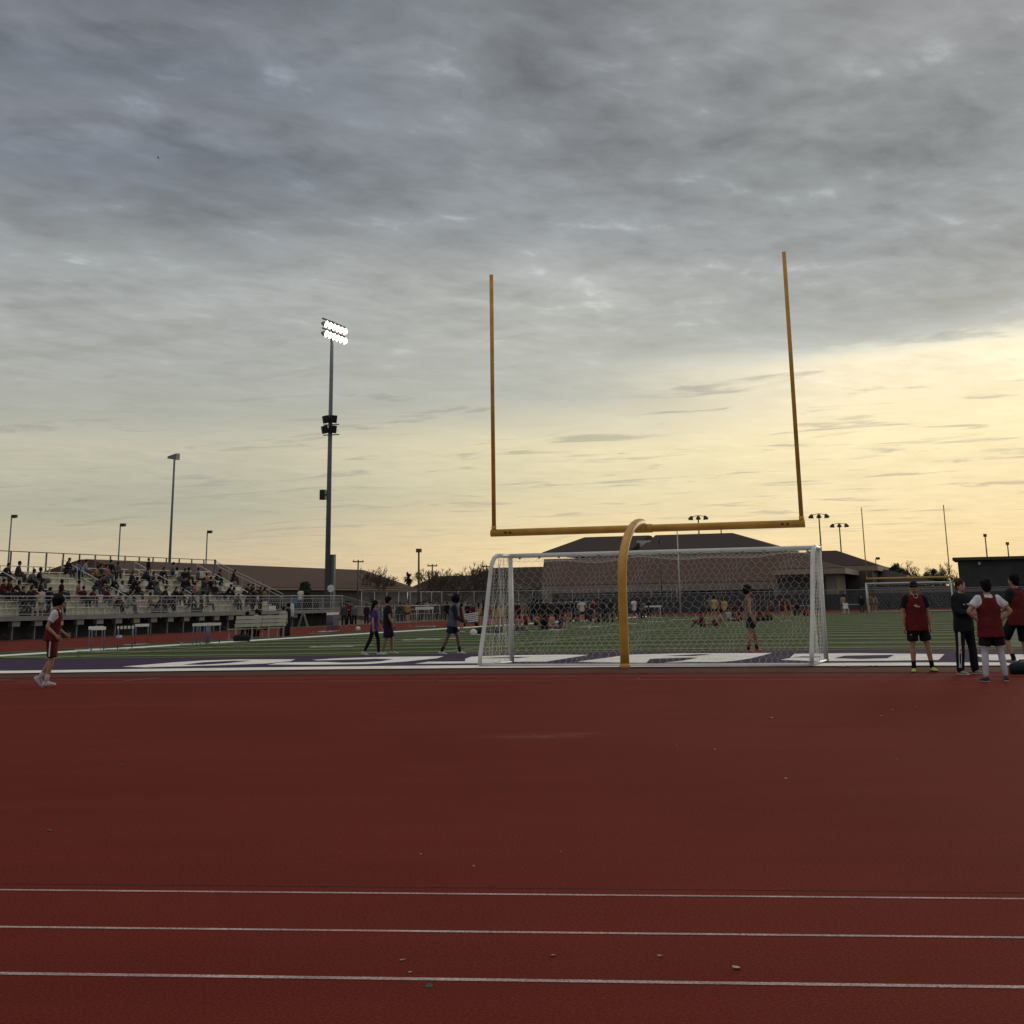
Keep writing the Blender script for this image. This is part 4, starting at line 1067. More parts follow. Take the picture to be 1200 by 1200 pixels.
for k in (1.3, 4.2): window(b, r, c1 - 1.0, nW + 2.2 + k, .9, 1.4, 1.3, 'a')
mb = Loc(b); hip(mb, c1 - 2, c1 + 9, nW + 24, nW + 40, 3.0, 4.9, c1 - 1, c1 + 1.5, nW + 30, nW + 33, .3); mb.build('porch_roof', ROOF3, r)
mb = Loc(b); mb.fbox(c1 - 6.5, c1 + 7.5, nW + 25, nW + 39, 0, 2.75); mb.build('porch_wall', WALLD, r)
# low wall between the school wing and the dark block building
nL = 158.0; w0, wz = an(1008, 688, nL); w1 = an(1130, 688, nL)[0]; b = fld((w0 + w1) / 2, nL); r = empty('low_wall', b, 'long low grey wall behind the far goal, before the dark bushes', 'wall')
mb = Loc(b); mb.fbox(w0, w1, nL, nL + .3, 0, an(1070, 688.5, nL)[1]); mb.build('wall_face', WALLG, r)
mb = Loc(b); mb.fbox(w0, w1, nL - .06, nL + .36, an(1070, 688.5, nL)[1], an(1070, 687, nL)[1]); mb.build('coping', FASC, r)
# dark block building
nK = 140.0; k0, kz = an(1116, 653.5, nK); k1 = k0 + 24; kb = an(1120, 690, nK)[1]
b = fld(k0 + 10, nK); r = empty('block_building', b, 'dark flat roofed block building at the far end behind the tracksuit man', 'building')
mb = Loc(b); mb.fbox(k0 + .5, k1, nK, nK + 10, -.3, kz - .32); mb.build('wall', mat('wall_charcoal', (.040, .041, .042), .85, .25, .5, bump=.2, bscale=6), r)
mb = Loc(b); mb.fbox(k0, k1 + .5, nK - .5, nK + 10.5, kz - .30, kz); mb.build('roof', M('roof_edge_brown', (.06, .045, .03), .7), r)
mb = Loc(b); mb.fbox(k0 + 6.2, k1 - .8, nK - .10, nK + .02, kb + .3, kz - 1.0); mb.build('shutter', M('shutter_dark', (.028, .029, .031), .7), r)
mb = Loc(b); mb.fbox(k0 + 2.6, k0 + 2.85, nK - .25, nK, kz - .78, kz - .52); mb.build('wall_lamp', M('lamp_pale', (.4, .4, .38), .5), r)
mb = Loc(b); mb.fbox(k0 + .3, k1, nK - .06, nK + .02, kb - 1.1, kb - .02); mb.build('lower_band', WALLG, r)
# long low building behind the stand, running down the left side
aB = -63.0
def na_(x, y, a): p = on_a(x, y, a); return to_fld(p)[1], p.z
nE, zE = na_(490, 692.8, aB); nRd, zR = na_(422, 668.0, aB - 9.5); zeB = na_(350, 688.5, aB)[1]; zfB = na_(350, 691.3, aB)[1]
nS = na_(99, 660.5, aB - 9.5)[0]
b = fld(aB - 9, 110); r = empty('long_building', b, 'long low building with a plain brown hip roof behind the bleachers', 'building')
mb = Loc(b); mb.fbox(aB - 18, aB - 1.0, nS, nE - 1.2, 0, zfB); mb.build('wall', WALLG, r)
mb = Loc(b); hip(mb, aB - 19, aB, nS - 1, nE, zeB, zR, aB - 10, aB - 9, nS, nRd, .06); mb.build('roof', ROOF, r)
mb = Loc(b); mb.fbox(aB - .3, aB + .03, nS - 1, nE + .02, zfB, zeB - .07); mb.fbox(aB - 19, aB - .31, nE - .3, nE + .02, zfB, zeB - .07); mb.build('fascia', FASC2, r)
for k in range(6): window(b, r, aB - 1.0, nS + 5 + 9.0 * k, .9, 3.0, 1.2, 'a')
# houses in the middle distance
def house(xl, xr, yr, ye, xr0, xr1, n, label, mw, mr, name='house', tall=None):
    p0 = on_n(xl, ye, n); p1 = on_n(xr, ye, n); a0, a1 = to_fld(p0)[0], to_fld(p1)[0]; ze = p0.z * .5 + p1.z * .5
    q0 = on_n(xr0, yr, n + 6); q1 = on_n(xr1, yr, n + 6); ra0, ra1 = to_fld(q0)[0], to_fld(q1)[0]; zr = (q0.z + q1.z) / 2
    b = fld((a0 + a1) / 2, n); r = empty(name, b, label, 'house', 'houses beyond the far track')
    mb = Loc(b); mb.fbox(a0 + .8, a1 - .8, n + .8, n + 13, 0, ze - .25); mb.build('wall', mw, r)
    mb = Loc(b); hip(mb, a0, a1, n, n + 14, ze, zr, ra0, ra1, n + 6, n + 8, .22); mb.build('roof', mr, r)
    w = (a1 - a0)
    for k in range(3): window(b, r, a0 + w * (.2 + .28 * k), n + .8, .9, 1.6, 1.1)
    if tall:
        t0 = to_fld(on_n(tall[0], 680, n + 8))[0]; t1 = to_fld(on_n(tall[1], 680, n + 8))[0]; tz = on_n(tall[0], tall[2], n + 8).z
        mb = Loc(b); mb.fbox(t0, t1, n + 8.2, n + 14, ze, tz); mb.build('upper_block', mr, r)
    return r
house(472, 600, 674.5, 691, 512, 566, 176, 'dark roofed house standing beside the palm tree', WALLG, ROOF3, tall=(561, 585, 669.5))
house(556, 640, 664.8, 688, 578, 634, 190, 'dark roofed house seen through the soccer goal stay', WALLG, ROOF2)
mb = MB(); p = on_n(521, 693, 150); bq = vfix(p, 0)
aa = to_fld(bq)[0]; r = empty('shed', fld(aa, 150), 'pale gabled shed below the utility pole with the crossarm', 'shed')
mb = Loc(fld(aa, 150)); mb.fbox(aa - 1.9, aa + 1.9, 150, 153, 0, 1.9); mb.build('wall', M('shed_pale', (.25, .235, .20), .8), r)
mb = Loc(fld(aa, 150)); mb.add([fld(aa - 2.1, 149.8, 1.9), fld(aa + 2.1, 149.8, 1.9), fld(aa, 149.8, 2.7), fld(aa - 2.1, 153.2, 1.9), fld(aa + 2.1, 153.2, 1.9), fld(aa, 153.2, 2.7)], ((0, 1, 2), (3, 5, 4), (0, 2, 5, 3), (1, 4, 5, 2), (0, 3, 4, 1))); mb.build('roof', ROOF3, r)

# ---------------------------------------------------------------- fences
def fence_mat():
    m = bpy.data.materials.new('chain_link'); m.use_nodes = True; t = NT(m.node_tree); L = m.node_tree.links; nt = m.node_tree
    b = nt.nodes['Principled BSDF']; b.inputs['Base Color'].default_value = (.16, .165, .17, 1); b.inputs['Roughness'].default_value = .5
    tr = t.n('ShaderNodeBsdfTransparent'); mx = t.n('ShaderNodeMixShader'); tc = t.n('ShaderNodeTexCoord')
    sp = t.n('ShaderNodeSeparateXYZ', inp={0: tc.outputs['UV']})
    u, v = sp.outputs[0], sp.outputs[1]
    d1 = t.math('FRACT', t.math('MULTIPLY', t.math('ADD', u, v), 14.0)); d2 = t.math('FRACT', t.math('MULTIPLY', t.math('SUBTRACT', u, v), 14.0))
    w = t.math('MAXIMUM', t.math('LESS_THAN', d1, .09), t.math('LESS_THAN', d2, .09))
    L.new(w, mx.inputs[0]); L.new(tr.outputs[0], mx.inputs[1]); L.new(b.outputs[0], mx.inputs[2]); L.new(mx.outputs[0], nt.nodes['Material Output'].inputs[0]); return m
CHAIN = fence_mat(); SCREEN = mat('windscreen_navy', (.016, .020, .028), .85, .25, .35, bump=.3, bscale=2)
def fence(pts, h, label, screen=False, sp_=3.0, name='chain_link_fence', top=True, zadd=0.0):
    b = fld(*pts[0]); r = empty(name, b, label, 'fence')
    mb_r = Loc(b); mesh_v = []; 
    for (p, q) in zip(pts[:-1], pts[1:]):
        l = math.hypot(q[0] - p[0], q[1] - p[1]); k = max(1, int(l / sp_))
        for i in range(k + (1 if q == pts[-1] else 0)):
            a, n = p[0] + (q[0] - p[0]) * i / k, p[1] + (q[1] - p[1]) * i / k
            mb = Loc(b); z = H_(a, n); mb.tube([fld(a, n, z - .1), fld(a, n, z + h + .03)], .032, 7, round_end=False); mb.build('post', GALV if not screen else DKM, r, True)
        za, zb = H_(*p), H_(*q)
        mb_r.tube([fld(*p, za + h), fld(*q, zb + h)], .024, 6, round_end=False)
        if not screen: mb_r.tube([fld(*p, za + h * .5), fld(*q, zb + h * .5)], .012, 6, round_end=False)
        mesh_v.append((fld(*p, za + .03), fld(*q, zb + .03), fld(*q, zb + h - .03), fld(*p, za + h - .03), l))
    mb_r.build('rail', GALV, r, True)
    mb = Loc(b); uv = []
    for a_, b_, c_, d_, l in mesh_v:
        mb.quad(a_, b_, c_, d_); uv += [(0, 0), (l, 0), (l, h), (0, h)]
    o = mb.build('chain_link_mesh', CHAIN, r); lay = o.data.uv_layers.new(name='UVMap')
    for i, c_ in enumerate(uv): lay.data[i].uv = c_
    if screen:
        mb = Loc(b)
        for a_, b_, c_, d_, l in mesh_v:
            k = max(1, int(l / 6)); hh = screen
            for i in range(k):
                p0 = a_.lerp(b_, i / k); p1 = a_.lerp(b_, (i + 1) / k - .004); off = N_ * (.05 + .03 * math.sin(i * 2.3))
                q0 = p0 + off; q1 = p1 + off + N_ * .02
                mb.add([q0, q1, q1 + V((0, 0, hh)), q0 + V((0, 0, hh)), q0 + N_ * .02, q1 + N_ * .02, q1 + N_ * .02 + V((0, 0, hh)), q0 + N_ * .02 + V((0, 0, hh))], ((0, 1, 2, 3), (4, 7, 6, 5), (0, 4, 5, 1), (3, 2, 6, 7), (0, 3, 7, 4), (1, 5, 6, 2)))
        mb.build('windscreen', SCREEN, r)
    return r
nF = 131.5
aF0 = to_fld(on_n(655, 712, nF))[0]; aF1 = to_fld(on_n(1235, 712, nF))[0]
zscr = on_n(900, 697.5, nF).z - H_(0, nF); zch = on_n(900, 692.5, nF).z - H_(0, nF)
fence([(aF0, nF), (aF1, nF)], zch, 'tall chain link fence with dark navy windscreen behind the far goal', zscr, 3.0)
fence([(-40.4, 80), (-40.6, 100), (-38.6, 118), (-34, nF - 1), (aF0 - .3, nF)], 1.35, 'low chain link fence along the outer edge of the far track', None, 2.6)
fence([(-46.5, 96), (-46.8, 118), (-42, 140), (-28, 146)], 2.6, 'tall bare chain link fence before the houses in the middle distance', None, 3.0)
fence([(-41.3, 14), (-41.2, 79)], 1.15, 'low chain link fence between the track and the bleachers', None, 3.0) if False else None

# ---------------------------------------------------------------- trees
BARK = mat('bark', (.075, .055, .043), .9, .25, 4)
LEAFD = mat('leaf_dark', (.018, .026, .014), .8, .4, .8, col2=(.040, .052, .024)); LEAFP = mat('palm_leaf', (.022, .030, .015), .8, .3, 1)
def bare_tree(px, py_top, Y, label, seed, spread=1.0):
    t = at(px, py_top - 2.5, Y); b = vfix(t, 0); h = t.z; rnd = random.Random(seed)
    r = empty('bare_tree', b, label, 'tree', 'bare winter trees beyond the field')
    mt = Loc(b); mt.tube([b, b + V((.05 * h * rnd.uniform(-1, 1), 0, h * .22)), b + V((0, 0, h * .42))], [h * .022, h * .018, h * .014], 8); mt.build('trunk', BARK, r, True)
    mc = Loc(b)
    def grow(p, d, l, rad, dep):
        q = p + d * l; m1 = p.lerp(q, .5) + V((rnd.uniform(-1, 1), rnd.uniform(-1, 1), rnd.uniform(-.3, .6))) * l * .10
        mc.tube([p, m1, q] if dep > 2 else [p, q], [rad * 1.7, rad * 1.5, rad * 1.3] if dep > 2 else [max(rad * 1.2, .022), max(rad * .8, .016)], 3, round_end=False)
        if dep == 0: return
        for _ in range(rnd.choice((2, 2, 3))):
            nd = (d + V((rnd.gauss(0, .42), rnd.gauss(0, .42), rnd.gauss(.16, .28))) * spread).normalized()
            if nd.z < -.1: nd.z = .1
            grow(p.lerp(q, rnd.uniform(.55, 1)), nd.normalized(), l * rnd.uniform(.6, .85), rad * .55, dep - 1)
    for k in range(7):
        an_ = k * 1.05 + rnd.random(); d = V((math.cos(an_) * .65 * spread, math.sin(an_) * .65 * spread, 1)).normalized()
        grow(b + V((0, 0, h * rnd.uniform(.26, .42))), d, h * .24, max(.035, h * .011), 5)
    mc.build('crown', BARK, r)
    return r
for i, (x, y, Y, l) in enumerate(((437, 668, 190, 'bare tree rising over the sloping end of the long brown roof'), (447, 671, 196, 'small bare tree close beside the long brown roof'),
        (503, 668, 178, 'bare tree standing between the plain pole and a utility pole'), (515, 670, 186, 'bare tree just past the pale shed'),
        (541, 663, 172, 'leaning bare tree over the dark house roof'), (556, 660, 176, 'largest bare tree over the dark house roof'), (573, 661, 182, 'bare tree right beside the soccer goal stay'),
        (1056, 662, 230, 'bare tree behind the round evergreen'), (1099, 664, 225, 'bare tree against the distant yellow upright'), (1108, 668, 228, 'low bare tree beside the dark block building'), (1075, 668, 235, 'bare tree between the two dark evergreens'))):
    bare_tree(x, y, Y, l, 40 + i, 1.0 if i != 4 else 1.3)
def leafy_tree(px, py_top, Y, wpx, label, seed, group='evergreen trees beyond the far goal', m_=None):
    t = at(px, py_top, Y); b = vfix(t, 0); h = t.z; w = wpx / (F_ / Y) / 2 ; rnd = random.Random(seed)
    r = empty('evergreen_tree', b, label, 'tree', group)
    mt = Loc(b); mt.tube([b, b + V((.1, 0, h * .4)), b + V((0, 0, h * .75))], [h * .035, h * .025, h * .01], 8); mt.build('trunk', BARK, r, True)
    mc = Loc(b); cl = []
    for _ in range(26):
        th = rnd.uniform(0, 6.28); rr = math.sqrt(rnd.random()); z = rnd.uniform(.25, .93); k = math.sqrt(max(0, 1 - ((z - .55) / .48) ** 2))
        cl.append(b + V((math.cos(th) * rr * w * k, math.sin(th) * rr * w * k, z * h)))
    for c in cl:
        cr = rnd.uniform(.16, .30) * w + .15
        for _ in range(95):
            d = V((rnd.gauss(0, 1), rnd.gauss(0, 1), rnd.gauss(0, .8))).normalized() * cr * rnd.random() ** .4
            p = c + d; x = V((rnd.gauss(0, 1), rnd.gauss(0, 1), rnd.gauss(0, 1))).normalized(); y = x.orthogonal().normalized(); s = rnd.uniform(.10, .22)
            mc.quad(p - x * s, p + y * s * .5, p + x * s, p - y * s * .5)
    mc.build('crown', m_ or LEAFD, r)
leafy_tree(1044, 660, 215, 21, 'round dark evergreen tree past the school wing', 3); leafy_tree(1056, 664, 218, 16, 'smaller evergreen tree touching the round evergreen', 4)
leafy_tree(1089, 664.5, 222, 17, 'dark evergreen tree standing alone under the distant crossbar', 5); leafy_tree(1036, 669, 220, 10, 'low evergreen bush at the corner of the porch roof', 6)
leafy_tree(358.5, 681, 150, 13, 'small dark evergreen tree behind the end of the bleachers', 7, None)
for i_, (x_, y_, w_, l_) in enumerate(((1030, 676, 15, 'low dark bush at the end of the long grey wall'), (1068, 674, 22, 'broad dark bush behind the long grey wall, beside the round evergreen'), (1079, 675, 18, 'dark bush behind the long grey wall under the lone evergreen'), (1103, 673, 22, 'dark bush behind the long grey wall, nearest the dark block building'))):
    leafy_tree(x_, y_, 205, w_, l_, 70 + i_, 'dark bushes behind the long grey wall')
# palm
t = at(478.6, 670, 260); b = vfix(t, 0); r = empty('palm_tree', b, 'small dark palm tree between two house roofs', 'palm tree')
mb = Loc(b); mb.tube([b, b + V((.2, 0, t.z * .5)), b + V((0, 0, t.z - .8))], [.32, .26, .22], 8); mb.build('trunk', BARK, r, True)
mb = Loc(b); rnd = random.Random(2); c = b + V((0, 0, t.z - .9))
for k in range(70):
    th = rnd.uniform(0, 6.28); el = rnd.uniform(-1.2, 1.3); d = V((math.cos(th) * math.cos(el), math.sin(th) * math.cos(el), math.sin(el))); l = rnd.uniform(.8, 1.25)
    side = d.cross(V((0, 0, 1))).normalized(); p0 = c; p1 = c + d * l * .6; p2 = c + d * l - V((0, 0, .25)); wd = .09
    mb.quad(p0 - side * wd * .5, p0 + side * wd * .5, p1 + side * wd * 2, p1 - side * wd * 2); mb.quad(p1 - side * wd * 2, p1 + side * wd * 2, p2 + side * wd * .3, p2 - side * wd * .3)
mb.build('frond', LEAFP, r)['kind'] = 'stuff'
# ---------------------------------------------------------------- the people nearest
MAR = (.105, .012, .014); MAR2 = (.075, .009, .011); WHT = (.50, .50, .52); BK = (.010, .010, .012); NVY = (.012, .014, .030)
PRP = (.055, .028, .135); GRY = (.13, .14, .16); HB = (.008, .007, .007); HBR = (.05, .022, .012); YLW = (.36, .20, .04); LGR = (.30, .32, .34)
def hgt_of(px, ptop, loc):
    d = ray(px, ptop); t = math.hypot(loc.x, loc.y) / math.hypot(d.x, d.y); return CAMH + d.z * t - loc.z
def stand(key, fx, fy, ptop, px_top, heading, label, cols, sk, group=None, h=None, store=near):
    loc = gr(fx, fy); hh = h or hgt_of(px_top, ptop, loc)
    return person(store[key], loc, heading, label, group, cols, sk, hh)
def mark_on(body, name, meshfn, m_):
    pass
RN, rp = stand('runner', 57, 805.5, 698, 66, (1, .06), 'player in maroon jersey over white tee, walking alone at the edge of the red track', dict(shirt=WHT, bib=MAR, shorts=MAR2, sock=(.42, .41, .42), shoe=(.46, .45, .46), hair=HB), 1)
stand('purple_walker', 438, 768, 702, 439, (1, .0), 'walker in purple shirt and black leggings with white shoes', dict(shirt=PRP, leggings=BK, shoe=(.42, .42, .42), hair=HB), 1)
BW, bwp = stand('black_walker', 454, 766.5, 697, 454, (1, .12), 'walker in black tee with white chest mark, just behind the purple shirt', dict(shirt=BK, shorts=(.018, .010, .030), shoe=(.40, .39, .37), hair=HB), 2)
stand('hoodie_walker', 530, 766.8, 695, 537, (1, .0), 'walker in navy hoodie and shorts looking down with folded hands', dict(shirt=(.014, .015, .024), bib=(.065, .075, .10), shorts=NVY, sock=BK, shoe=(.46, .46, .46), hair=(.006, .006, .007)), 3)
stand('tank_man', 881, 764.5, 685, 880, (1, .05), 'player in grey brown tank top and red shoes standing beyond the soccer net', dict(shirt=(.105, .085, .068), shorts=(.010, .014, .016), sock=BK, shoe=(.50, .10, .085), sole=(.40, .12, .10), hair=HB), 2)
CM, cp = stand('cap_man', 1079, 787.5, 678.5, 1072, (-.03, -1), 'player facing the camera in black cap, maroon bib and lime green shoes', dict(shirt=BK, bib=MAR, shorts=BK, sock=BK, shoe=(.36, .50, .10), sole=(.03, .03, .03), hair=HB, cap=(.009, .009, .010)), 1)
TM, tp = stand('tracksuit_man', 1134.5, 790, 676.5, 1126, (.60, -.80), 'man in black tracksuit with white side stripes and folded arms', dict(shirt=(.010, .011, .014), trousers=(.010, .010, .014), shoe=(.22, .21, .20), hair=HBR), 0)
HM, hp_ = stand('hips_man', 1166.5, 798.5, 676.5, 1160, (-.05, 1), 'player seen from behind with hands on hips, maroon bib over white tee and white tights', dict(shirt=(.52, .52, .56), bib=MAR, shorts=BK, leggings=(.46, .44, .50), shoe=(.03, .035, .07), sole=(.35, .35, .36), hair=HB), 1)
BM, bgp = stand('bag_man', 1199, 784, 674, 1188, (-.58, .82), 'player seen from behind at the frame edge with one foot up on a bag', dict(shirt=(.011, .013, .015), bib=MAR, shorts=BK, sock=BK, shoe=(.20, .18, .16), hair=HB), 1, h=1.74)
# stripes, lettering marks and a chain as parts that follow the clothes
def wrap_mark(parent, garment, pts2d, axis, m_, name, thick=.010):
    """small raised printed mark laid on the front (or side) of a garment mesh: pts2d polygons in the person's frame"""
    from mathutils.bvhtree import BVHTree
    me = garment.data; bv = BVHTree.FromPolygons([v.co.copy() for v in me.vertices], [tuple(f.vertices) for f in me.polygons])
    mb = MB()
    for poly in pts2d:
        out = []; out2 = []
        for u, z in poly:
            o_, d_ = {'front': (V((u, 1.2, z)), V((0, -1, 0))), 'back': (V((u, -1.2, z)), V((0, 1, 0))), 'right': (V((1.2, u, z)), V((-1, 0, 0))), 'left': (V((-1.2, u, z)), V((1, 0, 0)))}[axis]
            h = bv.ray_cast(o_, d_)[0]
            if h is None: break
            out.append(h - d_ * thick); out2.append(h + d_ * .01)
        else:
            n = len(out); mb.add(out + out2, [tuple(range(n))] + [(i, i + n, (i + 1) % n + n, (i + 1) % n) for i in range(n)])
    return mb.build(name, m_, parent)
def strip(u0, u1, z0, z1, k=8, du=0.0):
    return [[(u0 + du * i / k, z0 + (z1 - z0) * i / k), (u1 + du * i / k, z0 + (z1 - z0) * i / k), (u1 + du * (i + 1) / k, z0 + (z1 - z0) * (i + 1) / k), (u0 + du * (i + 1) / k, z0 + (z1 - z0) * (i + 1) / k)] for i in range(k)]
CRM = M('print_cream', (.52, .36, .22), .8); WPR = M('print_white', (.50, .48, .47), .8)
wrap_mark(CM, cp['bib'], [[(.06, 1.235), (.03, 1.262), (.005, 1.262), (-.005, 1.24), (.02, 1.222)], [(.03, 1.238), (-.045, 1.236), (-.06, 1.224), (-.05, 1.206), (.0, 1.212), (.035, 1.214)]], 'front', CRM, 'chest_mark')
mb = MB(); prev = None
for k in range(26):
    u = -1 + 2 * k / 25; mb.ball(V((u * .062, .118 + .030 * (1 - u * u) - .05 * u * u * u * u, 1.475 - .095 * (1 - u * u))), .0075, seg=6, rings=4)
mb.build('neck_chain', M('chain_silver', (.5, .5, .48), .3, metal=.8), CM, True)
wrap_mark(CM, cp['shorts'], [[(.175, .70), (.145, .69), (.125, .692), (.15, .706)]], 'front', WPR, 'shorts_mark')
wrap_mark(RN, rp['bib'], [[(.075, 1.225), (.03, 1.255), (.0, 1.235), (.03, 1.20)], [(.05, 1.215), (-.06, 1.22), (-.07, 1.185), (.05, 1.175)]], 'front', CRM, 'chest_lettering')
wrap_mark(RN, rp['shorts'], strip(.0, .028, .58, .93, 8), 'right', WPR, 'side_stripe', .006)
wrap_mark(TM, tp['trousers'], strip(-.018, .022, .12, .90, 16, .05), 'right', WPR, 'side_stripe', .006)
wrap_mark(TM, tp['trousers'], strip(-.018, .022, .12, .90, 16, .05), 'left', WPR, 'side_stripe', .006)
wrap_mark(BW, bwp['shirt'], [[(.03, 1.30), (.0, 1.31), (-.01, 1.22), (.025, 1.21)]], 'front', WPR, 'chest_mark')
wrap_mark(TM, tp['shirt'], [[(.12, 1.26), (-.02, 1.27), (-.02, 1.243), (.12, 1.236)]], 'front', CRM, 'chest_lettering')
wrap_mark(BM, bgp['shorts'], strip(.0, .026, .52, .88, 8), 'right', WPR, 'side_stripe', .006)
# the bag under his foot
def gym_bag(loc, w, d, h, rz, label, col, group=None):
    r = empty('sports_bag', loc, label, 'bag', group, rz); mb = MB()
    pts = [V((-w / 2, 0, h * .5)), V((-w * .42, 0, h * .5)), V((0, 0, h * .52)), V((w * .42, 0, h * .5)), V((w / 2, 0, h * .5))]
    mb.tube(pts, [(d * .38, h * .40), (d * .5, h * .5), (d * .5, h * .52), (d * .5, h * .5), (d * .38, h * .40)], 14, V((0, 1, 0)), round_end=False); mb.build('bag_body', cloth(col), r, True)
    mb = MB(); mb.tube([V((-w * .2, 0, h * .98)), V((-w * .1, .02, h * 1.22)), V((w * .1, .02, h * 1.22)), V((w * .2, 0, h * .98))], .012, 6); mb.build('strap', cloth((.02, .02, .02)), r, True)
    mb = MB(); mb.box(V((0, 0, h * 1.03)), w * .7, .012, .012); mb.build('zip', DKM, r)
    return r
ft = BM.matrix_basis @ V((-.14, .40, 0))
b_ = gr(1198, 790); gym_bag(V((b_.x + .03, b_.y, 0.0)), .46, .30, .22, -.1, 'black sports bag under the raised foot of the player at the frame edge', (.010, .014, .018))

# ---------------------------------------------------------------- spectators on the bleachers
# (pixel x, head-top pixel y, pose, shirt colour, label words, trousers, skin)
COLN = {'black': BK, 'navy': NVY, 'maroon': (.06, .010, .012), 'white': (.46, .45, .43), 'pale blue': (.13, .16, .21), 'mustard': (.22, .14, .05), 'pink': (.27, .11, .105), 'grey': (.09, .095, .105), 'dark grey': (.028, .028, .032), 'red brown': (.07, .026, .018), 'light grey': (.22, .235, .25), 'tan': (.18, .13, .09)}
BANK = []
def seat_spot(px, py_head, row=None):
    best = None
    for r in range(8):
        p = on_a(px, py_head, rowa(r) - .17); err = abs(p.z - (rowz(r) + .44 + .86))
        if best is None or err < best[0]: best = (err, r, p)
    r = best[1] if row is None else row
    p = on_a(px, py_head, rowa(r) - .17); return r, to_fld(p)[1]
SP = [(4, 660, 'sit_lean', 'black'),
 (20, 661, 'sit_long', 'dark grey'),
 (34, 663, 'sit_lean', 'grey'),
 (45, 663, 'sit_long', 'navy'),
 (63, 657, 'sit_girl', 'light grey'),
 (78, 656, 'sit_girl', 'black'),
 (88, 652, 'sit_lean', 'pale blue'),
 (99, 654, 'sit_long', 'light grey'),
 (110, 658, 'sit_lean', 'mustard'),
 (118, 660, 'sit_tee', 'dark grey'),
 (125, 661, 'sit_tee', 'pink'),
 (129, 654, 'sit_long', 'black'),
 (135, 655, 'sit_lean', 'grey'),
 (147, 666, 'sit_long', 'black'),
 (153, 667, 'sit_girl', 'navy'),
 (168, 664, 'sit_lean', 'dark grey'),
 (178, 668, 'sit_long', 'grey'),
 (188, 664, 'sit_lean', 'black'),
 (201, 661, 'sit_long', 'grey'),
 (207, 662, 'sit_tee', 'white'),
 (213, 665, 'sit_lean', 'black'),
 (219, 665, 'sit_long', 'dark grey'),
 (224, 661, 'sit_long', 'black'),
 (242, 672, 'sit_tee', 'pink'),
 (253, 668, 'sit_lean', 'black'),
 (277, 668, 'sit_girl', 'navy'),
 (2, 680, 'sit_long', 'maroon'),
 (8, 677, 'sit_girl', 'maroon'),
 (22, 684, 'sit_lean', 'navy'),
 (31, 684, 'sit_lean', 'black'),
 (38, 686, 'sit_tee', 'maroon'),
 (85, 675, 'sit_girl', 'red brown'),
 (92, 680, 'sit_tee', 'pink'),
 (98, 684, 'sit_tee', 'maroon'),
 (105, 684, 'sit_lean', 'maroon'),
 (124, 684, 'sit_long', 'maroon'),
 (131, 674, 'sit_lean', 'black'),
 (141, 682, 'sit_long', 'white'),
 (150, 684, 'sit_lean', 'black'),
 (160, 680, 'sit_girl', 'black'),
 (167, 679, 'sit_lean', 'red brown'),
 (174, 676, 'sit_lean', 'navy'),
 (183, 678, 'sit_long', 'grey'),
 (192, 690, 'sit_long', 'black'),
 (197, 691, 'sit_lean', 'dark grey'),
 (204, 690, 'sit_girl', 'black'),
 (214, 677, 'sit_long', 'black'),
 (219, 678, 'sit_girl', 'navy'),
 (228, 684, 'sit_tee', 'pink'),
 (234, 686, 'sit_lean', 'dark grey'),
 (243, 691, 'sit_tee', 'maroon'),
 (251, 682, 'sit_long', 'black'),
 (257, 684, 'sit_tee', 'light grey'),
 (266, 681, 'sit_lean', 'black'),
 (271, 690, 'sit_girl', 'black'),
 (276, 691, 'sit_lean', 'red brown'),
 (286, 684, 'sit_lean', 'black'),
 (294, 682, 'sit_girl', 'navy'),
 (301, 684, 'sit_lean', 'dark grey'),
 (298, 692, 'sit_long', 'black'),
 (310, 690, 'sit_tee', 'tan'),
 (27, 699, 'sit_lean', 'black'),
 (150, 699, 'sit_long', 'light grey'),
 (186, 701, 'sit_lean', 'dark grey'),
 (176, 690, 'sit_tee', 'tan'),
 (68, 690, 'sit_lean', 'dark grey'),
 (16, 676, 'sit_lean', 'black'),
 (28, 673, 'sit_tee', 'red brown'),
 (46, 679, 'sit_girl', 'black'),
 (56, 684, 'sit_lean', 'navy'),
 (72, 681, 'sit_tee', 'black'),
 (112, 676, 'sit_lean', 'dark grey'),
 (119, 676, 'sit_girl', 'black'),
 (136, 690, 'sit_lean', 'maroon'),
 (209, 689, 'sit_lean', 'black'),
 (222, 693, 'sit_lean', 'navy'),
 (161, 664, 'sit_lean', 'navy'),
 (232, 665, 'sit_tee', 'grey'),
 (289, 692, 'sit_girl', 'maroon'),
 (155, 674, 'sit_lean', 'black'),
 (238, 676, 'sit_long', 'dark grey'),
 (247, 676, 'sit_tee', 'black')]
RANK = ['first', 'second', 'third', 'fourth', 'fifth', 'sixth', 'seventh', 'eighth', 'ninth', 'tenth', 'eleventh', 'twelfth', 'thirteenth', 'fourteenth', 'fifteenth', 'sixteenth', 'seventeenth', 'eighteenth', 'nineteenth', 'twentieth']
ROWN = ['lowest bench row', 'second bench row', 'third bench row', 'fourth bench row', 'fifth bench row', 'sixth bench row', 'seventh bench row', 'top bench row']
rnd = random.Random(12); lst = []
SP = [q for i, q in enumerate(SP) if i % 9 != 4]                # gaps in the rows
for px, py, pose, cn in SP:
    r, n = seat_spot(px, py); lst.append([r, n, pose, cn])
for r in range(8):
    row = sorted([q for q in lst if q[0] == r], key=lambda q: q[1]); last = -99
    for q in row:
        if q[1] - last < .52: q[1] = last + .52
        last = q[1]
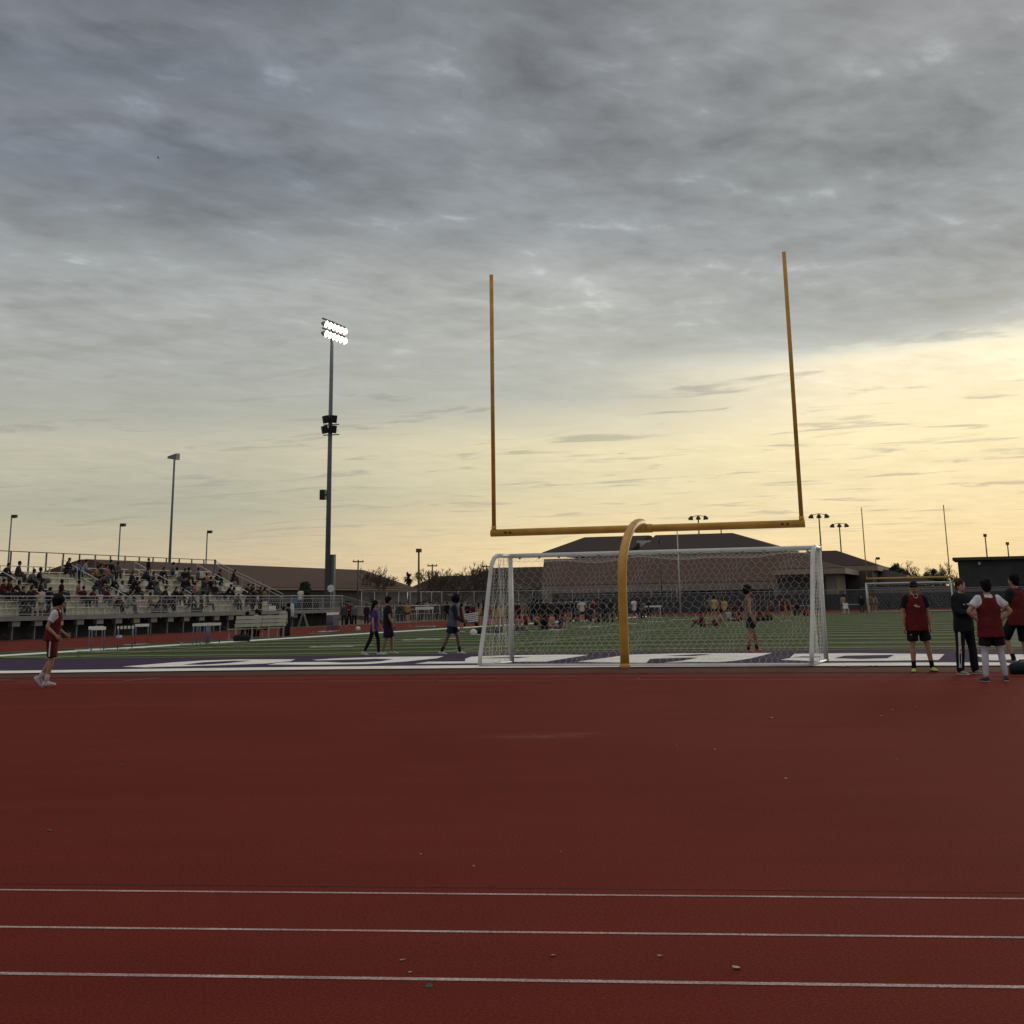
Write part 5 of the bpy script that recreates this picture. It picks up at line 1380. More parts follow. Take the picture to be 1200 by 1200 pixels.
for r in range(8):
    row = sorted([q for q in lst if q[0] == r], key=lambda q: q[1])
    for cn in set(q[3] for q in row):
        same = [q for q in row if q[3] == cn]
        for i, q in enumerate(same):
            if q[1] > SB1 - .4: q[1] = SB1 - .4
            lb = '%sspectator in %s on the %s' % ('' if len(same) == 1 else RANK[i] + ' ', cn, ROWN[r]) + ('' if len(same) == 1 else ', counting from its near end')
            if len(same) == 1: lb = 'only ' + lb
            bc = rnd.choice([BK, NVY, (.05, .06, .09), (.03, .03, .035)])
            body, _ = person(far[q[2]], fld(rowa(r) - .17, q[1], rowz(r) + .435), (A_ + N_ * rnd.uniform(-.35, .6)), lb, 'spectators seated on the bleachers',
                   dict(shirt=COLN[cn], trousers=bc, leggings=bc, shorts=bc, shoe=rnd.choice([(.02, .02, .02), (.3, .3, .3)]), hair=rnd.choice([HB, HB, (.02, .012, .008)])), rnd.choice([0, 1, 1, 2, 3]), rnd.uniform(1.6, 1.8))
def stand_deck(px, ptop, key, a, zf, label, cols, sk, heading):
    p = on_a(px, ptop, a); _, n = to_fld(p); h = max(1.5, min(1.9, p.z - zf)); person(far[key], fld(a, n, zf), heading, label, 'people standing on the bleachers', cols, sk, h)
stand_deck(49.5, 691, 'stand_tank', -41.5, DK, 'person in white top and jeans standing on the front walkway of the bleachers', dict(shirt=(.42, .38, .35), shorts=(.05, .06, .09), shoe=(.4, .4, .4), hair=HBR), 0, A_ * -1 + N_ * .5)
stand_deck(58.5, 688, 'stand_long', -41.5, DK, 'person in black jacket standing on the front walkway beside the white top', dict(shirt=BK, trousers=NVY, shoe=BK, hair=HB), 1, A_ * -1)
stand_deck(174.5, 653.5, 'stand_idle', rowa(6) + .12, rowz(6), 'person in black standing up near the top of the bleachers', dict(shirt=BK, trousers=BK, shoe=BK, hair=HB), 1, A_)
stand_deck(352.5, 688, 'stand_tee', -41.6, DK, 'person in white tee standing at the end of the front walkway', dict(shirt=(.55, .53, .48), trousers=(.05, .04, .04), shoe=BK, hair=HB), 1, N_)
stand_deck(297, 688, 'stand_idle', -41.5, DK, 'person in black coat standing on the walkway by the end rail', dict(shirt=BK, trousers=BK, shoe=BK, hair=HB), 2, A_)
stand_deck(306, 687, 'stand_girl', -41.55, DK, 'long haired person in dark top standing on the walkway by the end rail', dict(shirt=(.03, .025, .03), leggings=BK, shoe=BK, hair=HB), 1, A_)
stand_deck(236, 703, 'stand_tee', -41.6, DK - .35, 'person in navy tee leaning low on the walkway rail', dict(shirt=NVY, trousers=BK, shoe=BK, hair=HB), 2, A_)
# bags and coats lying on the benches
for i, (px, py, w, c, lb) in enumerate(((40, 668, .9, BK, 'black coat heap lying on a top bench'), (54, 669, .6, (.10, .09, .10), 'grey bag lying on a top bench'), (14, 700, .6, BK, 'black bag on the walkway below the lowest bench'),
        (33, 703, .8, BK, 'dark heap of bags on the walkway near the runner'), (232, 688, 1.0, BK, 'black coats spread along a middle bench'), (216, 701, .7, (.03, .035, .04), 'dark bag pile behind the walkway rail'), (171, 702, .9, (.09, .09, .085), 'grey bag behind the walkway rail'))):
    r, n = seat_spot(px, py - 6); gym_bag(fld(rowa(r) - .17, n, rowz(r) + .44) if py < 695 else fld(-41.6, n, DK), w, .4, .28, .3 - TH, lb, c, 'bags left on the bleachers')

# ---------------------------------------------------------------- hurdles, bench and small things by the near straight
WB = M('hurdle_white', (.60, .60, .57), .6, .12, 3); HLEG = M('hurdle_purple_grey', (.13, .115, .17), .45, .15, 3, metal=.2); HLW = M('hurdle_leg_pale', (.34, .34, .35), .5, .1, 3)
HURD = {}
def hurdle(loc, rz, label, legs=HLEG, group='hurdles left beside the track', marks=False, sz=(.86, .86, .82)):
    r = empty('hurdle', loc, label, 'hurdle', group, rz); r.scale = sz
    mb = MB(); mb.box(V((0, 0, .95)), 1.18, .025, .13); bd = mb.build('crossbar', WB, r)
    if marks:
        mb = MB()
        for k in (-.45, -.2, .08, .36): mb.box(V((k, -.016, .95)), .09, .006, .135)
        mb.build('dark_marking', DKM, bd)
    for s in (-1, 1):
        mb = MB(); mb.tube([V((s * .52, 0, .03)), V((s * .52, 0, .50)), V((s * .52, 0, .92))], .022, 8, round_end=False); mb.build('upright', legs, r, True)
        mb = MB(); mb.tube([V((s * .52, -.05, .03)), V((s * .52, .32, .025)), V((s * .52, .62, .03))], .025, 8); mb.build('foot', HLW, r, True)
    mb = MB(); mb.tube([V((-.52, .02, .035)), V((.52, .02, .035))], .022, 8); mb.build('base_bar', HLW, r, True)
    return r
hd = math.atan2(A_.y, A_.x)
def hp(px, py): return gr(px, py)
hurdle(hp(114, 763.5), hd + 1.62, 'white topped hurdle standing nearest to the lone player in maroon')
hurdle(hp(111, 761.5), hd + 1.58, 'white topped hurdle standing just behind the nearest hurdle')
hurdle(hp(146, 761.5), hd + 1.5, 'hurdle with dark markings on its white bar', marks=True)
hurdle(hp(165.5, 756), hd + 1.52, 'hurdle standing alone on the far side of the marked hurdle')
for i in range(4):
    hurdle(hp(234 + 2.7 * i, 756.0 - .4 * i), hd + 1.6 + .12 * (i - 1.5), 'hurdle in the nested cluster nearer to the bench', group='hurdles nested beside the bench')
hurdle(hp(249, 755), hd + 1.4, 'hurdle at the end of the nested cluster, nearest the bench')
for i in range(6):
    p = hp(386.5 + 1.3 * i, 741 - .18 * i); hurdle(p, hd + 1.6, 'hurdle nested in the distant cluster by the lit pole', group='hurdles nested by the lit pole', sz=(.9, .9, 1.05))
def hurdle_down(px, py, label, rz):
    o = hurdle(gr(px, py) + V((0, 0, .05)), rz, label, HLW); o.rotation_euler = (math.radians(88), 0, rz); o.scale = (.86, .16, .82); return o
hurdle_down(133, 766, 'hurdle lying flat on the white sideline', hd + .2)
hurdle_down(224, 757.5, 'hurdle lying flat beside the nested cluster', hd - .1); hurdle_down(377, 743.5, 'hurdle lying flat beside the distant cluster', hd + .1)
def white_heap(px, py, w, label, seed):
    rnd = random.Random(seed); p = gr(px, py); mb = Loc(p)
    for k in range(7): mb.ball(p + V((rnd.uniform(-.5, .5) * w, rnd.uniform(-.2, .2) * w, .05)), rnd.uniform(.15, .28) * w, rnd.uniform(.1, .2) * w, rnd.uniform(.05, .12), 9, 6, Matrix.Rotation(rnd.uniform(0, 3), 3, 'Z'))
    me = _rem(mb, .02, 2); me.materials.clear(); me.materials.append(cloth((.50, .49, .46)))
    o = bpy.data.objects.new('white_cloth', me); COL.objects.link(o); o.location = p; tag(o, label, 'cloth')
white_heap(10, 774.3, .9, 'crumpled white cloth lying on the turf at the frame edge', 1)
white_heap(137, 780.6, .30, 'small white bundle lying on the purple end zone', 2)
white_heap(432, 740.2, 1.1, 'white sheet lying beside the far bend of the track', 3)
def ball_(px, py, r, label):
    p = gr(px, py); mb = Loc(p); mb.ball(p + V((0, 0, r)), r, seg=16, rings=10); o = mb.build('soccer_ball', M('ball_white', (.55, .55, .52), .5), None, True); o.location = p; tag(o, label, 'ball')
ball_(419.5, 740, .14, 'white ball beside the far bend of the track')
# players' bench
bp0, bp1 = gr(270, 750), gr(331, 747); bc = (bp0 + bp1) / 2; bx = (bp1 - bp0); bl_ = bx.length; bx.normalize(); by = V((-bx.y, bx.x, 0))
r = empty('bench', bc, 'long aluminium bench with a two panel backrest, seen from behind', 'bench')
BENM = mat('bench_pale', (.36, .345, .29), .55, .12, 2, metal=.1)
for s in (-1, 1):
    for k in range(3): mb = Loc(bc); mb.box(bc + bx * s * bl_ * .25 + V((0, 0, .62 + .17 * k)) - by * (.20 + .03 * k), bl_ * .485, .03, .15, bx, by); mb.build('back_slat', BENM, r)
mb = Loc(bc); mb.box(bc + V((0, 0, .46)) + by * .06, bl_, .30, .04, bx, by); mb.build('seat', BENM, r)
for k in (-.46, -.16, .16, .46):
    mb = Loc(bc); q = bc + bx * k * bl_; mb.bar(q - by * .16, q - by * .16 + V((0, 0, .62)), .05); mb.bar(q + by * .2, q + by * .2 + V((0, 0, .45)), .05); mb.bar(q - by * .24 + V((0, 0, .02)), q + by * .3 + V((0, 0, .02)), .05); mb.build('leg', GALV, r)
for i, (k, key, c, lb) in enumerate(((-.06, 'sit_lean', BK, 'person in black bending forward on the long bench'), (.18, 'sit_lean', (.02, .02, .025), 'person in dark clothes sitting on the long bench nearer the lit pole'), (.02, 'sit_tee', (.35, .35, .34), 'person in white shirt sitting in the middle of the long bench'))):
    person(far[key], bc + bx * k * bl_ + by * .10 + V((0, 0, .47)), by, lb, 'people on the long bench', dict(shirt=c, trousers=BK, shoe=BK, hair=HB), 2, 1.7)
gym_bag(gr(283, 752), .7, .35, .28, .4, 'small black bag on the ground behind the long bench', BK)
def fstand(key, px, py, ptop, head, label, cols, sk, group): 
    loc = gr(px, py); h = max(1.45, min(1.98, hgt_of(px, ptop, loc))); return person(far[key], loc, head, label, group, cols, sk, h)
fstand('stand_idle', 337, 745.5, 706, -A_, 'person in black with a white towel standing at the end of the bench', dict(shirt=BK, trousers=BK, shoe=BK, hair=HB), 2, 'people by the bench')
fstand('stand_tee', 331.5, 746, 712, (.2, 1), 'person in grey tee leaning on the end of the bench', dict(shirt=(.30, .30, .31), trousers=(.02, .02, .022), shoe=BK, hair=HB), 1, 'people by the bench')
p = gr(341.6, 744.5); mb = Loc(p); mb.tube([p + V((0, 0, .95)), p + V((0, 0, 1.25)), p + V((0, 0, 1.55))], [(.10, .06), (.11, .07), (.08, .05)], 10); o = mb.build('towel', cloth((.50, .50, .50)), None, True); o.location = p; tag(o, 'white towel hanging beside the person in black at the bench end', 'towel')
# folded A board and blue barrel
p = vfix(on_a(355, 734, -40.7), 0); r = empty('a_board', p, 'pale folding a board standing under the bleachers end', 'sign board')
for s in (-1, 1): mb = Loc(p); mb.add([p + A_ * s * .45 + N_ * k for k in (-.03, .03)] + [p + A_ * s * .05 + N_ * k + V((0, 0, 1.1)) for k in (.03, -.03)] + [p + A_ * s * .30 + N_ * k for k in (-.03, .03)] + [p + A_ * s * -.02 + N_ * k + V((0, 0, 1.0)) for k in (.03, -.03)], ((0, 1, 2, 3), (4, 7, 6, 5), (0, 3, 7, 4), (1, 5, 6, 2), (3, 2, 6, 7), (0, 4, 5, 1))); mb.build('panel', M('board_pale', (.25, .24, .22), .7), r)
p = on_a(348, 697, -43.2); z0 = DK; r = empty('blue_barrel', vfix(p, z0), 'blue barrel standing behind the rail at the end of the bleachers', 'barrel')
pz = vfix(p, z0); mb = Loc(pz); mb.tube([pz, pz + V((0, 0, .4)), pz + V((0, 0, 1.0))], [.42, .46, .42], 16, round_end=False); mb.build('drum', M('barrel_blue', (.03, .07, .16), .5), r, True)
mb = Loc(pz); mb.tube([pz + V((0, 0, 1.0)), pz + V((0, 0, 1.08))], [.45, .36], 16, round_end=False); mb.build('lid', M('barrel_lid', (.02, .05, .12), .5), r, True)

# ---------------------------------------------------------------- people along the far track and on the far turf
KH, KHL = MAR, YLW
def cs(top, bot, shoe=(.2, .2, .2), hair=HB): return dict(shirt=top, trousers=bot, shorts=bot, leggings=bot, shoe=shoe, hair=hair)
G1 = 'people standing by the track at the far bend'; G2 = 'athletes seen beyond the soccer net'; G3 = 'athletes near the far goal'
TAN = (.34, .22, .12)
FP = [('stand_idle', 403, 734, 706, (0, -1), 'person in dark coat by the low fence, nearest the lit pole', cs((.05, .05, .055), BK), 1, G1),
 ('stand_long', 409, 733, 704, (0, -1), 'person in maroon jacket with folded arms by the low fence', cs(MAR, BK), 1, G1),
 ('stand_idle', 429.5, 732, 707, (.3, -1), 'person in black beside the purple walker at the low fence', cs((.02, .015, .02), (.05, .012, .014)), 2, G1),
 ('stand_long', 464, 729, 705, (0, -1), 'person in navy by the fence, just past the black walker', cs(NVY, BK), 1, G1),
 ('stand_idle', 468.5, 729, 705, (0, 1), 'person in black close beside the navy one past the black walker', cs(BK, BK), 2, G1),
 ('stand_tank', 477.5, 729.5, 704.5, (0, -1), 'athlete in yellow top standing alone on the far red track', cs((.36, .21, .06), BK, (.4, .35, .3)), 1, G1),
 ('stand_idle', 488.5, 727, 706, (0, 1), 'person in dark top behind the table by the plain pole', cs((.03, .03, .04), NVY), 2, G1),
 ('stand_long', 493, 727.5, 705, (.4, -1), 'person in black with folded arms behind the tall hurdle', cs(BK, BK), 1, G1),
 ('stand_girl', 497, 727, 704, (0, -1), 'long haired person in black behind the tall hurdle', cs(BK, BK), 1, G1),
 ('stand_tee', 500.5, 727, 703, (0, -1), 'person in grey tee between the dark group and the tall hurdle', cs((.22, .22, .22), BK), 0, G1),
 ('stand_idle', 505, 727, 705, (.2, -1), 'person in dark grey near the hooded walker', cs((.035, .035, .04), BK), 1, G1),
 ('stand_long', 514, 727, 704, (-.3, -1), 'person in black by the fence behind the hooded walker', cs(BK, (.02, .02, .03)), 2, G1),
 ('stand_idle', 519, 727, 706, (0, -1), 'person in navy by the fence right beside the hooded walker', cs(NVY, BK), 1, G1),
 ('stand_singlet', 541, 741, 708, (.8, .5), 'athlete in maroon singlet standing in front of the hooded walker', cs(MAR, (.03, .008, .009), (.4, .4, .4)), 1, G1),
 ('stand_singlet', 561, 733.5, 706, (0, 1), 'long haired athlete in tan singlet by the soccer goal stay', cs(TAN, BK, (.4, .4, .4)), 1, G1),
 ('stand_singlet', 566.5, 733, 708, (0, 1), 'athlete in maroon close beside the tan singlet', cs(MAR, BK), 1, G1),
 ('stand_singlet', 576, 737, 707, (0, -1), 'athlete in dark red singlet behind the goal stay netting', cs(MAR2, (.2, .13, .05)), 1, G1),
 ('stand_singlet', 582, 739, 706, (.3, 1), 'athlete in yellow singlet behind the goal stay netting', cs((.33, .19, .05), BK), 1, G1),
 ('stand_singlet', 587, 738, 705, (-.3, 1), 'second athlete in yellow singlet behind the goal stay netting, nearer the post', cs((.33, .19, .05), (.05, .01, .012)), 2, G1),
 ('stand_tank', 592.5, 736, 707, (0, 1), 'athlete in brown top right behind the goal post', cs((.16, .08, .03), BK), 2, G1),
 ('ground_tee', 607, 738.5, 720, (.4, -1), 'athlete in pink grey tee sitting on the turf nearest the goal post', cs((.20, .10, .11), (.25, .22, .2)), 1, G2),
 ('ground_tank', 616, 733, 716, (0, -1), 'athlete in maroon sitting on the turf before a blue mat', cs(MAR, MAR2), 1, G2),
 ('stand_singlet', 616.5, 729, 705, (0, -1), 'athlete in brown singlet standing over the sitters by the goal post', cs((.12, .06, .03), BK), 1, G2),
 ('stand_idle', 625, 729, 700, (0, 1), 'tallest person in navy standing over the group of sitters', cs((.012, .016, .035), NVY), 2, G2),
 ('stand_long', 630, 729, 702, (.2, 1), 'person in black jacket beside the tallest one in navy', cs(BK, BK), 1, G2),
 ('stand_idle', 637, 728.5, 702, (0, -1), 'person in black with a white chest patch behind the orange shirt back', cs((.014, .014, .02), BK), 1, G2),
 ('stand_girl', 645, 728, 703, (0, -1), 'long haired person in dark top standing behind the sitting ring', cs((.03, .028, .03), BK), 0, G2),
 ('stand_long', 653, 728, 703, (.3, -1), 'person in navy with folded arms behind the sitting ring', cs(NVY, BK), 2, G2),
 ('stand_idle', 660, 728, 704, (0, -1), 'person in black standing alone at the end of the sitting ring', cs(BK, BK), 1, G2),
 ('ground_tee', 638, 738.5, 717, (.1, 1), 'large athlete in black tee with orange print sitting back to the camera', cs(BK, BK), 2, G2),
 ('ground_tank', 628, 734, 718, (.5, -.5), 'athlete in brown yellow top sitting left of the orange print', cs((.22, .13, .05), BK), 1, G2),
 ('ground_tank', 648, 735, 719, (-.6, -.8), 'athlete in cream top sitting right beside the orange print', cs((.30, .2, .15), (.3, .28, .27)), 1, G2),
 ('ground_tee', 656, 737.5, 719, (-1, .1), 'athlete in purple black top sitting sideways in the ring', cs((.035, .02, .04), (.2, .12, .12)), 1, G2),
 ('ground_tank', 661, 730, 716, (0, -1), 'athlete in orange brown top sitting deep in the ring', cs((.30, .13, .06), MAR), 1, G2),
 ('ground_tank', 668, 729, 717, (-.4, -.8), 'athlete in maroon sitting at the end of the ring', cs(MAR, MAR), 1, G2),
 ('ground_tee', 676, 728.5, 717, (.4, -.8), 'athlete in dark tee sitting near the white tee', cs(BK, (.2, .2, .2)), 2, G2),
 ('stand_shorts', 682.5, 729.5, 701, (0, 1), 'athlete in plain white tee and navy shorts beyond the net', cs((.46, .46, .43), NVY, (.4, .4, .4)), 0, G2),
 ('kneel_tank', 691, 737.5, 707, (.4, .8), 'athlete in black bending to one knee in white shoes', cs((.014, .014, .016), BK, (.5, .5, .48)), 1, G2),
 ('stand_tank', 694.5, 729, 702, (0, -1), 'athlete in maroon standing over the kneeling one', cs(MAR, (.25, .18, .12)), 1, G2),
 ('stand_idle', 701.5, 729, 702, (0, -1), 'person in dark grey standing between maroon and navy', cs((.03, .035, .035), (.12, .09, .08)), 1, G2),
 ('stand_long', 708, 728.5, 702.5, (0, 1), 'person in navy jacket with pale sleeves beside the yellow gooseneck', cs((.016, .018, .03), BK), 1, G2),
 ('stand_shorts', 716, 729, 700, (.2, -1), 'tall athlete in dark tee and shorts beside the yellow gooseneck', cs((.014, .02, .02), BK, (.3, .3, .3)), 1, G2),
 ('stand_tee', 723, 727.5, 704, (0, 1), 'person in purple black tee half hidden by the yellow gooseneck', cs((.03, .02, .04), BK), 2, G2),
 ('ground_tank', 718, 729, 718, (0, -1), 'athlete in black sitting at the foot of the tall one', cs(BK, (.3, .28, .26)), 1, G2),
 ('walk_shorts', 743.5, 728, 699, (-.5, .8), 'athlete in white tee and black shorts walking past the gooseneck', cs((.50, .50, .50), BK, (.3, .3, .3)), 1, G2),
 ('stand_idle', 750, 726, 703, (0, 1), 'person in black tee beside the white tee past the gooseneck', cs(BK, (.04, .035, .03)), 2, G2),
 ('stand_tee', 753.5, 726, 704, (0, 1), 'person in khaki grey tee past the gooseneck', cs((.10, .09, .07), BK), 1, G2),
 ('stand_idle', 761, 724.5, 701.5, (0, -1), 'person in dark clothes standing alone behind a white hurdle bar', cs((.012, .018, .022), BK), 1, G2),
 ('ground_tank', 824, 734.8, 718.5, (-.9, .3), 'athlete in maroon sitting alone on the turf mid field', cs(MAR, BK, (.3, .25, .2)), 2, G2),
 ('ground_tee', 842, 734.3, 720, (-1, .2), 'athlete in pale pink reclining beside the sitting maroon one', cs((.28, .17, .16), (.03, .02, .015)), 1, G2),
 ('stand_shorts', 832, 727.5, 697.5, (.4, -1), 'athlete in white sleeve and dark shorts beside the yellow tops', cs((.10, .08, .10), NVY), 1, G2),
 ('stand_tank', 838, 727.5, 697.5, (.3, 1), 'athlete in yellow top with white stripe mid field', cs((.38, .25, .09), BK, (.3, .3, .3)), 1, G2),
 ('stand_tank', 850, 727.5, 700, (-.2, 1), 'second athlete in yellow top, nearer the tank top player', cs((.38, .26, .10), (.03, .008, .008)), 1, G2),
 ('stand_singlet', 846, 726, 703, (0, -1), 'athlete in maroon between the two yellow tops', cs(MAR, MAR2), 2, G2),
 ('sit_tee', 857, 723, 704, (0, -1), 'athlete in mauve crouching high beside the yellow tops', cs((.08, .04, .06), BK), 1, G2),
 ('ground_tee', 855, 728.5, 713, (.3, -1), 'athlete in pale grey sitting below the yellow tops', cs((.25, .24, .24), (.3, .29, .28)), 0, G2),
 ('ground_tank', 861, 728, 712, (-.3, -1), 'athlete in black and cream sitting behind the pale grey one', cs((.06, .04, .03), BK), 1, G2),
 ('ground_tank', 866, 728.5, 711, (.3, -1), 'athlete in maroon sitting next to the tank top player', cs(MAR, BK), 1, G2),
 ('stand_girl', 868, 726, 705, (0, -1), 'long haired athlete in purple standing next to the tank top player', cs((.06, .018, .05), BK), 1, G2),
 ('ground_tank', 889, 728, 717, (.5, -1), 'athlete in maroon lying low by a black bag', cs(MAR, BK), 1, G2),
 ('stand_singlet', 918, 728.5, 704, (0, -1), 'athlete in maroon singlet standing on the far side of the net', cs(MAR, MAR2, (.45, .42, .4)), 1, G2),
 ('stand_singlet', 924, 727.5, 708, (.3, -1), 'shorter athlete in dark red beside the maroon singlet', cs(MAR2, (.10, .05, .03), (.45, .42, .4)), 1, G2),
 ('stand_tank', 904, 727.5, 708, (.3, 1), 'athlete in brown top standing by a black bag', cs((.10, .05, .03), MAR2, (.4, .38, .35)), 2, G2),
 ('sit_lean', 937, 722.5, 711, (-.6, -.8), 'athlete in black and maroon sitting on a low seat by the goal post', cs((.04, .012, .014), BK), 1, G2),
 ('ground_tank', 945, 722.5, 713, (-.5, -1), 'athlete in maroon sitting close to the near goal post', cs(MAR, MAR), 1, G2),
 ('stand_tank', 989, 718.5, 696, (0, 1), 'athlete in tan top standing by the fence near the far goal', cs((.30, .22, .13), BK, (.4, .4, .4)), 1, G3),
 ('stand_idle', 1010.5, 718.5, 697, (0, -1), 'person in black beside the far goal post', cs(BK, (.06, .04, .03)), 1, G3),
 ('stand_singlet', 1021.5, 718.3, 696, (0, -1), 'athlete in grey brown inside the far goal', cs((.12, .09, .07), (.03, .02, .02)), 1, G3),
 ('stand_singlet', 1027, 717.6, 696.5, (.6, -1), 'athlete in grey with pale legs inside the far goal', cs((.14, .12, .10), BK, (.3, .3, .3)), 0, G3)]
FP += [('stand_idle', 415, 733, 707, (0, -1), 'person in grey top between the maroon jacket and the purple walker', cs((.10, .10, .11), BK), 1, G1),
 ('stand_long', 448, 730.5, 706, (0, -1), 'person in black seen between the two walkers', cs(BK, BK), 1, G1),
 ('stand_idle', 473, 729, 706, (-.3, -1), 'person in charcoal beside the yellow top on the red track', cs((.03, .03, .032), BK), 2, G1),
 ('stand_long', 483, 728, 705, (.2, -1), 'person in black close by the end of the grey table', cs(BK, NVY), 1, G1),
 ('stand_tee', 509.5, 727, 705, (0, -1), 'person in navy tee under the utility pole with a crossarm', cs(NVY, BK), 1, G1),
 ('stand_idle', 524, 727.5, 705, (0, 1), 'person in black half hidden by the hooded walker', cs(BK, BK), 1, G1),
 ('stand_long', 548, 730, 706, (0, -1), 'person in black standing behind the cart of white slats', cs(BK, BK), 2, G1),
 ('stand_idle', 555, 730, 707, (.2, -1), 'person in maroon top standing at the end of the cart of white slats', cs(MAR, BK), 1, G1),
 ('stand_long', 598, 732, 705, (0, -1), 'person in black seen along the white goal post', cs(BK, BK), 1, G2),
 ('stand_idle', 607, 730, 704, (0, 1), 'person in dark maroon standing over the pink grey sitter', cs(MAR2, BK), 2, G2),
 ('stand_tee', 621, 728, 702, (0, -1), 'person in black tee right behind the tallest navy one', cs(BK, BK), 2, G2),
 ('stand_long', 634, 727, 701.5, (0, 1), 'person in black hood at the back of the standing group', cs((.013, .013, .014), BK), 1, G2),
 ('stand_idle', 641, 727, 702, (0, -1), 'person in deep navy at the back of the standing group', cs((.013, .015, .024), NVY), 1, G2),
 ('stand_tee', 649, 727, 704, (.2, -1), 'person in brown tee at the back of the standing group', cs((.05, .03, .02), BK), 1, G2),
 ('stand_long', 666, 727.5, 703, (0, -1), 'person in black past the end of the sitting ring, nearer the white tee', cs(BK, BK), 2, G2),
 ('stand_idle', 673, 727.5, 702.5, (0, 1), 'person in navy close beside the white tee', cs(NVY, BK), 1, G2),
 ('stand_long', 688, 728, 702, (0, -1), 'person in black at the shoulder of the white tee', cs(BK, BK), 1, G2),
 ('stand_idle', 729, 727, 703, (0, -1), 'person in black peeking out beside the yellow gooseneck', cs(BK, BK), 1, G2),
 ('ground_tank', 700, 729.5, 718, (.2, -1), 'athlete in black sitting between the maroon and dark grey ones', cs(BK, BK), 1, G2),
 ('ground_tee', 711, 729, 718.5, (-.3, -1), 'athlete in brown sitting in front of the navy jacket', cs((.06, .04, .03), BK), 2, G2),
 ('stand_tank', 874, 726, 704, (0, -1), 'athlete in maroon tank right behind the tank top player', cs(MAR, BK), 1, G2)]
for key, px, py, ptop, head, lb, c, sk, g in FP:
    o = None
    if key.startswith('ground') or key.startswith('sit'):
        loc = gr(px, py); rz0 = 0.42 if key.startswith('sit') else .02
        if key.startswith('sit'):
            # a low folding seat under the sitter
            rs = empty('stool', loc, 'low folding stool under the ' + lb.split(' sitting')[0].split(' crouching')[0].replace('athlete', 'sitting athlete'), 'stool')
            mb = MB(); mb.box(V((0, 0, .40)), .42, .40, .04); mb.build('seat', DKM, rs)
            for sx in (-.18, .18):
                for sy in (-.17, .17): mb = MB(); mb.tube([V((sx, sy, 0)), V((sx, sy, .38))], .015, 6, round_end=False); mb.build('leg', GALV, rs)
        person(far[key], loc + V((0, 0, rz0)), head, lb, g, c, min(4, sk + 1 + (int(px) % 2)), 1.68)
    else: fstand(key, px, py, ptop, head, lb, c, sk, g)
def flat_mat(px, py, w, d, h, c, name, label, cat, rz=0.0):
    p = gr(px, py); r = MB(); r.box(V((0, 0, h / 2)), w, d, h); r.box(V((0, 0, h + .006)), w * .96, d * .94, .012); o = r.build(name, cloth(c)); o.location = p; o.rotation_euler = (0, 0, -TH + rz); tag(o, label, cat)
flat_mat(619, 739, 1.6, .9, .06, (.03, .06, .11), 'exercise_mat', 'blue exercise mat on the turf beside the sitting group', 'mat')
hurdle(gr(497.5, 735), hd + .1, 'tall white topped hurdle on the far red track by the plain pole', HLW, 'hurdles on the far track').scale = (1.05, 1, 1.25)
hurdle(gr(762, 724.5), hd, 'long white hurdle bar in front of the person in dark clothes', HLW, 'hurdles on the far track').scale = (1.7, 1, 1.0)
hurdle_down(488, 735.5, 'hurdle lying flat beside the tall white topped hurdle', hd)
gym_bag(gr(897, 727.5), .9, .5, .35, .2, 'black bag on the turf beyond the net', BK); gym_bag(gr(573, 742.8), 1.3, .5, .30, .1, 'long black bag beside the soccer goal stay', (.02, .02, .02))
white_heap(542, 745.2, 1.2, 'white cloth strip lying on the turf by the hooded walker', 6)
ball_(555, 746, .16, 'large white ball lying by the soccer goal stay')
# bleacher-like rack of white slats and the tables
p = gr(551, 734); r = empty('hurdle_cart', p, 'low cart stacked with white slats behind the maroon singlet', 'cart')
for k in range(5): mb = MB(); mb.box(V((0, .02 * k, .30 + .12 * k)), 1.05, .04, .07, V((1, 0, .12)).normalized(), V((0, 1, 0)), V((-.12, 0, 1)).normalized()); mb.build('slat', WB, r)
mb = MB(); mb.box(V((0, 0, .22)), 1.1, .5, .06); mb.build('deck', DKM, r)
for k in (-.42, .42): mb = MB(); mb.tube([V((k, -.2, .13)), V((k, .2, .13))], .13, 12, round_end=False); mb.build('wheel', BLK, r, True)
def table(px, py, w, label, h=.74):
    p = gr(px, py); r = empty('folding_table', p, label, 'table', None, -TH); mb = MB(); mb.box(V((0, 0, h)), w, .7, .05); mb.build('table_top', M('table_pale', (.34, .34, .35), .5), r)
    for s in (-1, 1):
        for q in (-1, 1): mb = MB(); mb.tube([V((s * w * .42, q * .28, 0)), V((s * w * .42, q * .28, h))], .02, 6, round_end=False); mb.build('leg', GALV, r)
table(490, 728, 1.7, 'grey table standing by the plain tall pole', 1.0); table(1001, 718.6, 1.7, 'pale folding table by the far fence'); table(940, 722, 1.9, 'pale folding table seen beside the near goal post', .78)
p = gr(992, 719); r = empty('white_chair', p, 'small white plastic chair by the pale folding table', 'chair'); CH = M('chair_white', (.55, .55, .54), .5)
mb = MB(); mb.box(V((0, 0, .42)), .45, .45, .04); mb.build('seat', CH, r); mb = MB(); mb.box(V((0, .21, .66)), .45, .04, .44); mb.build('backrest', CH, r)
for s in (-1, 1):
    for q in (-1, 1): mb = MB(); mb.bar(V((s * .19, q * .18, 0)), V((s * .19, q * .18, .41)), .04); mb.build('leg', CH, r)
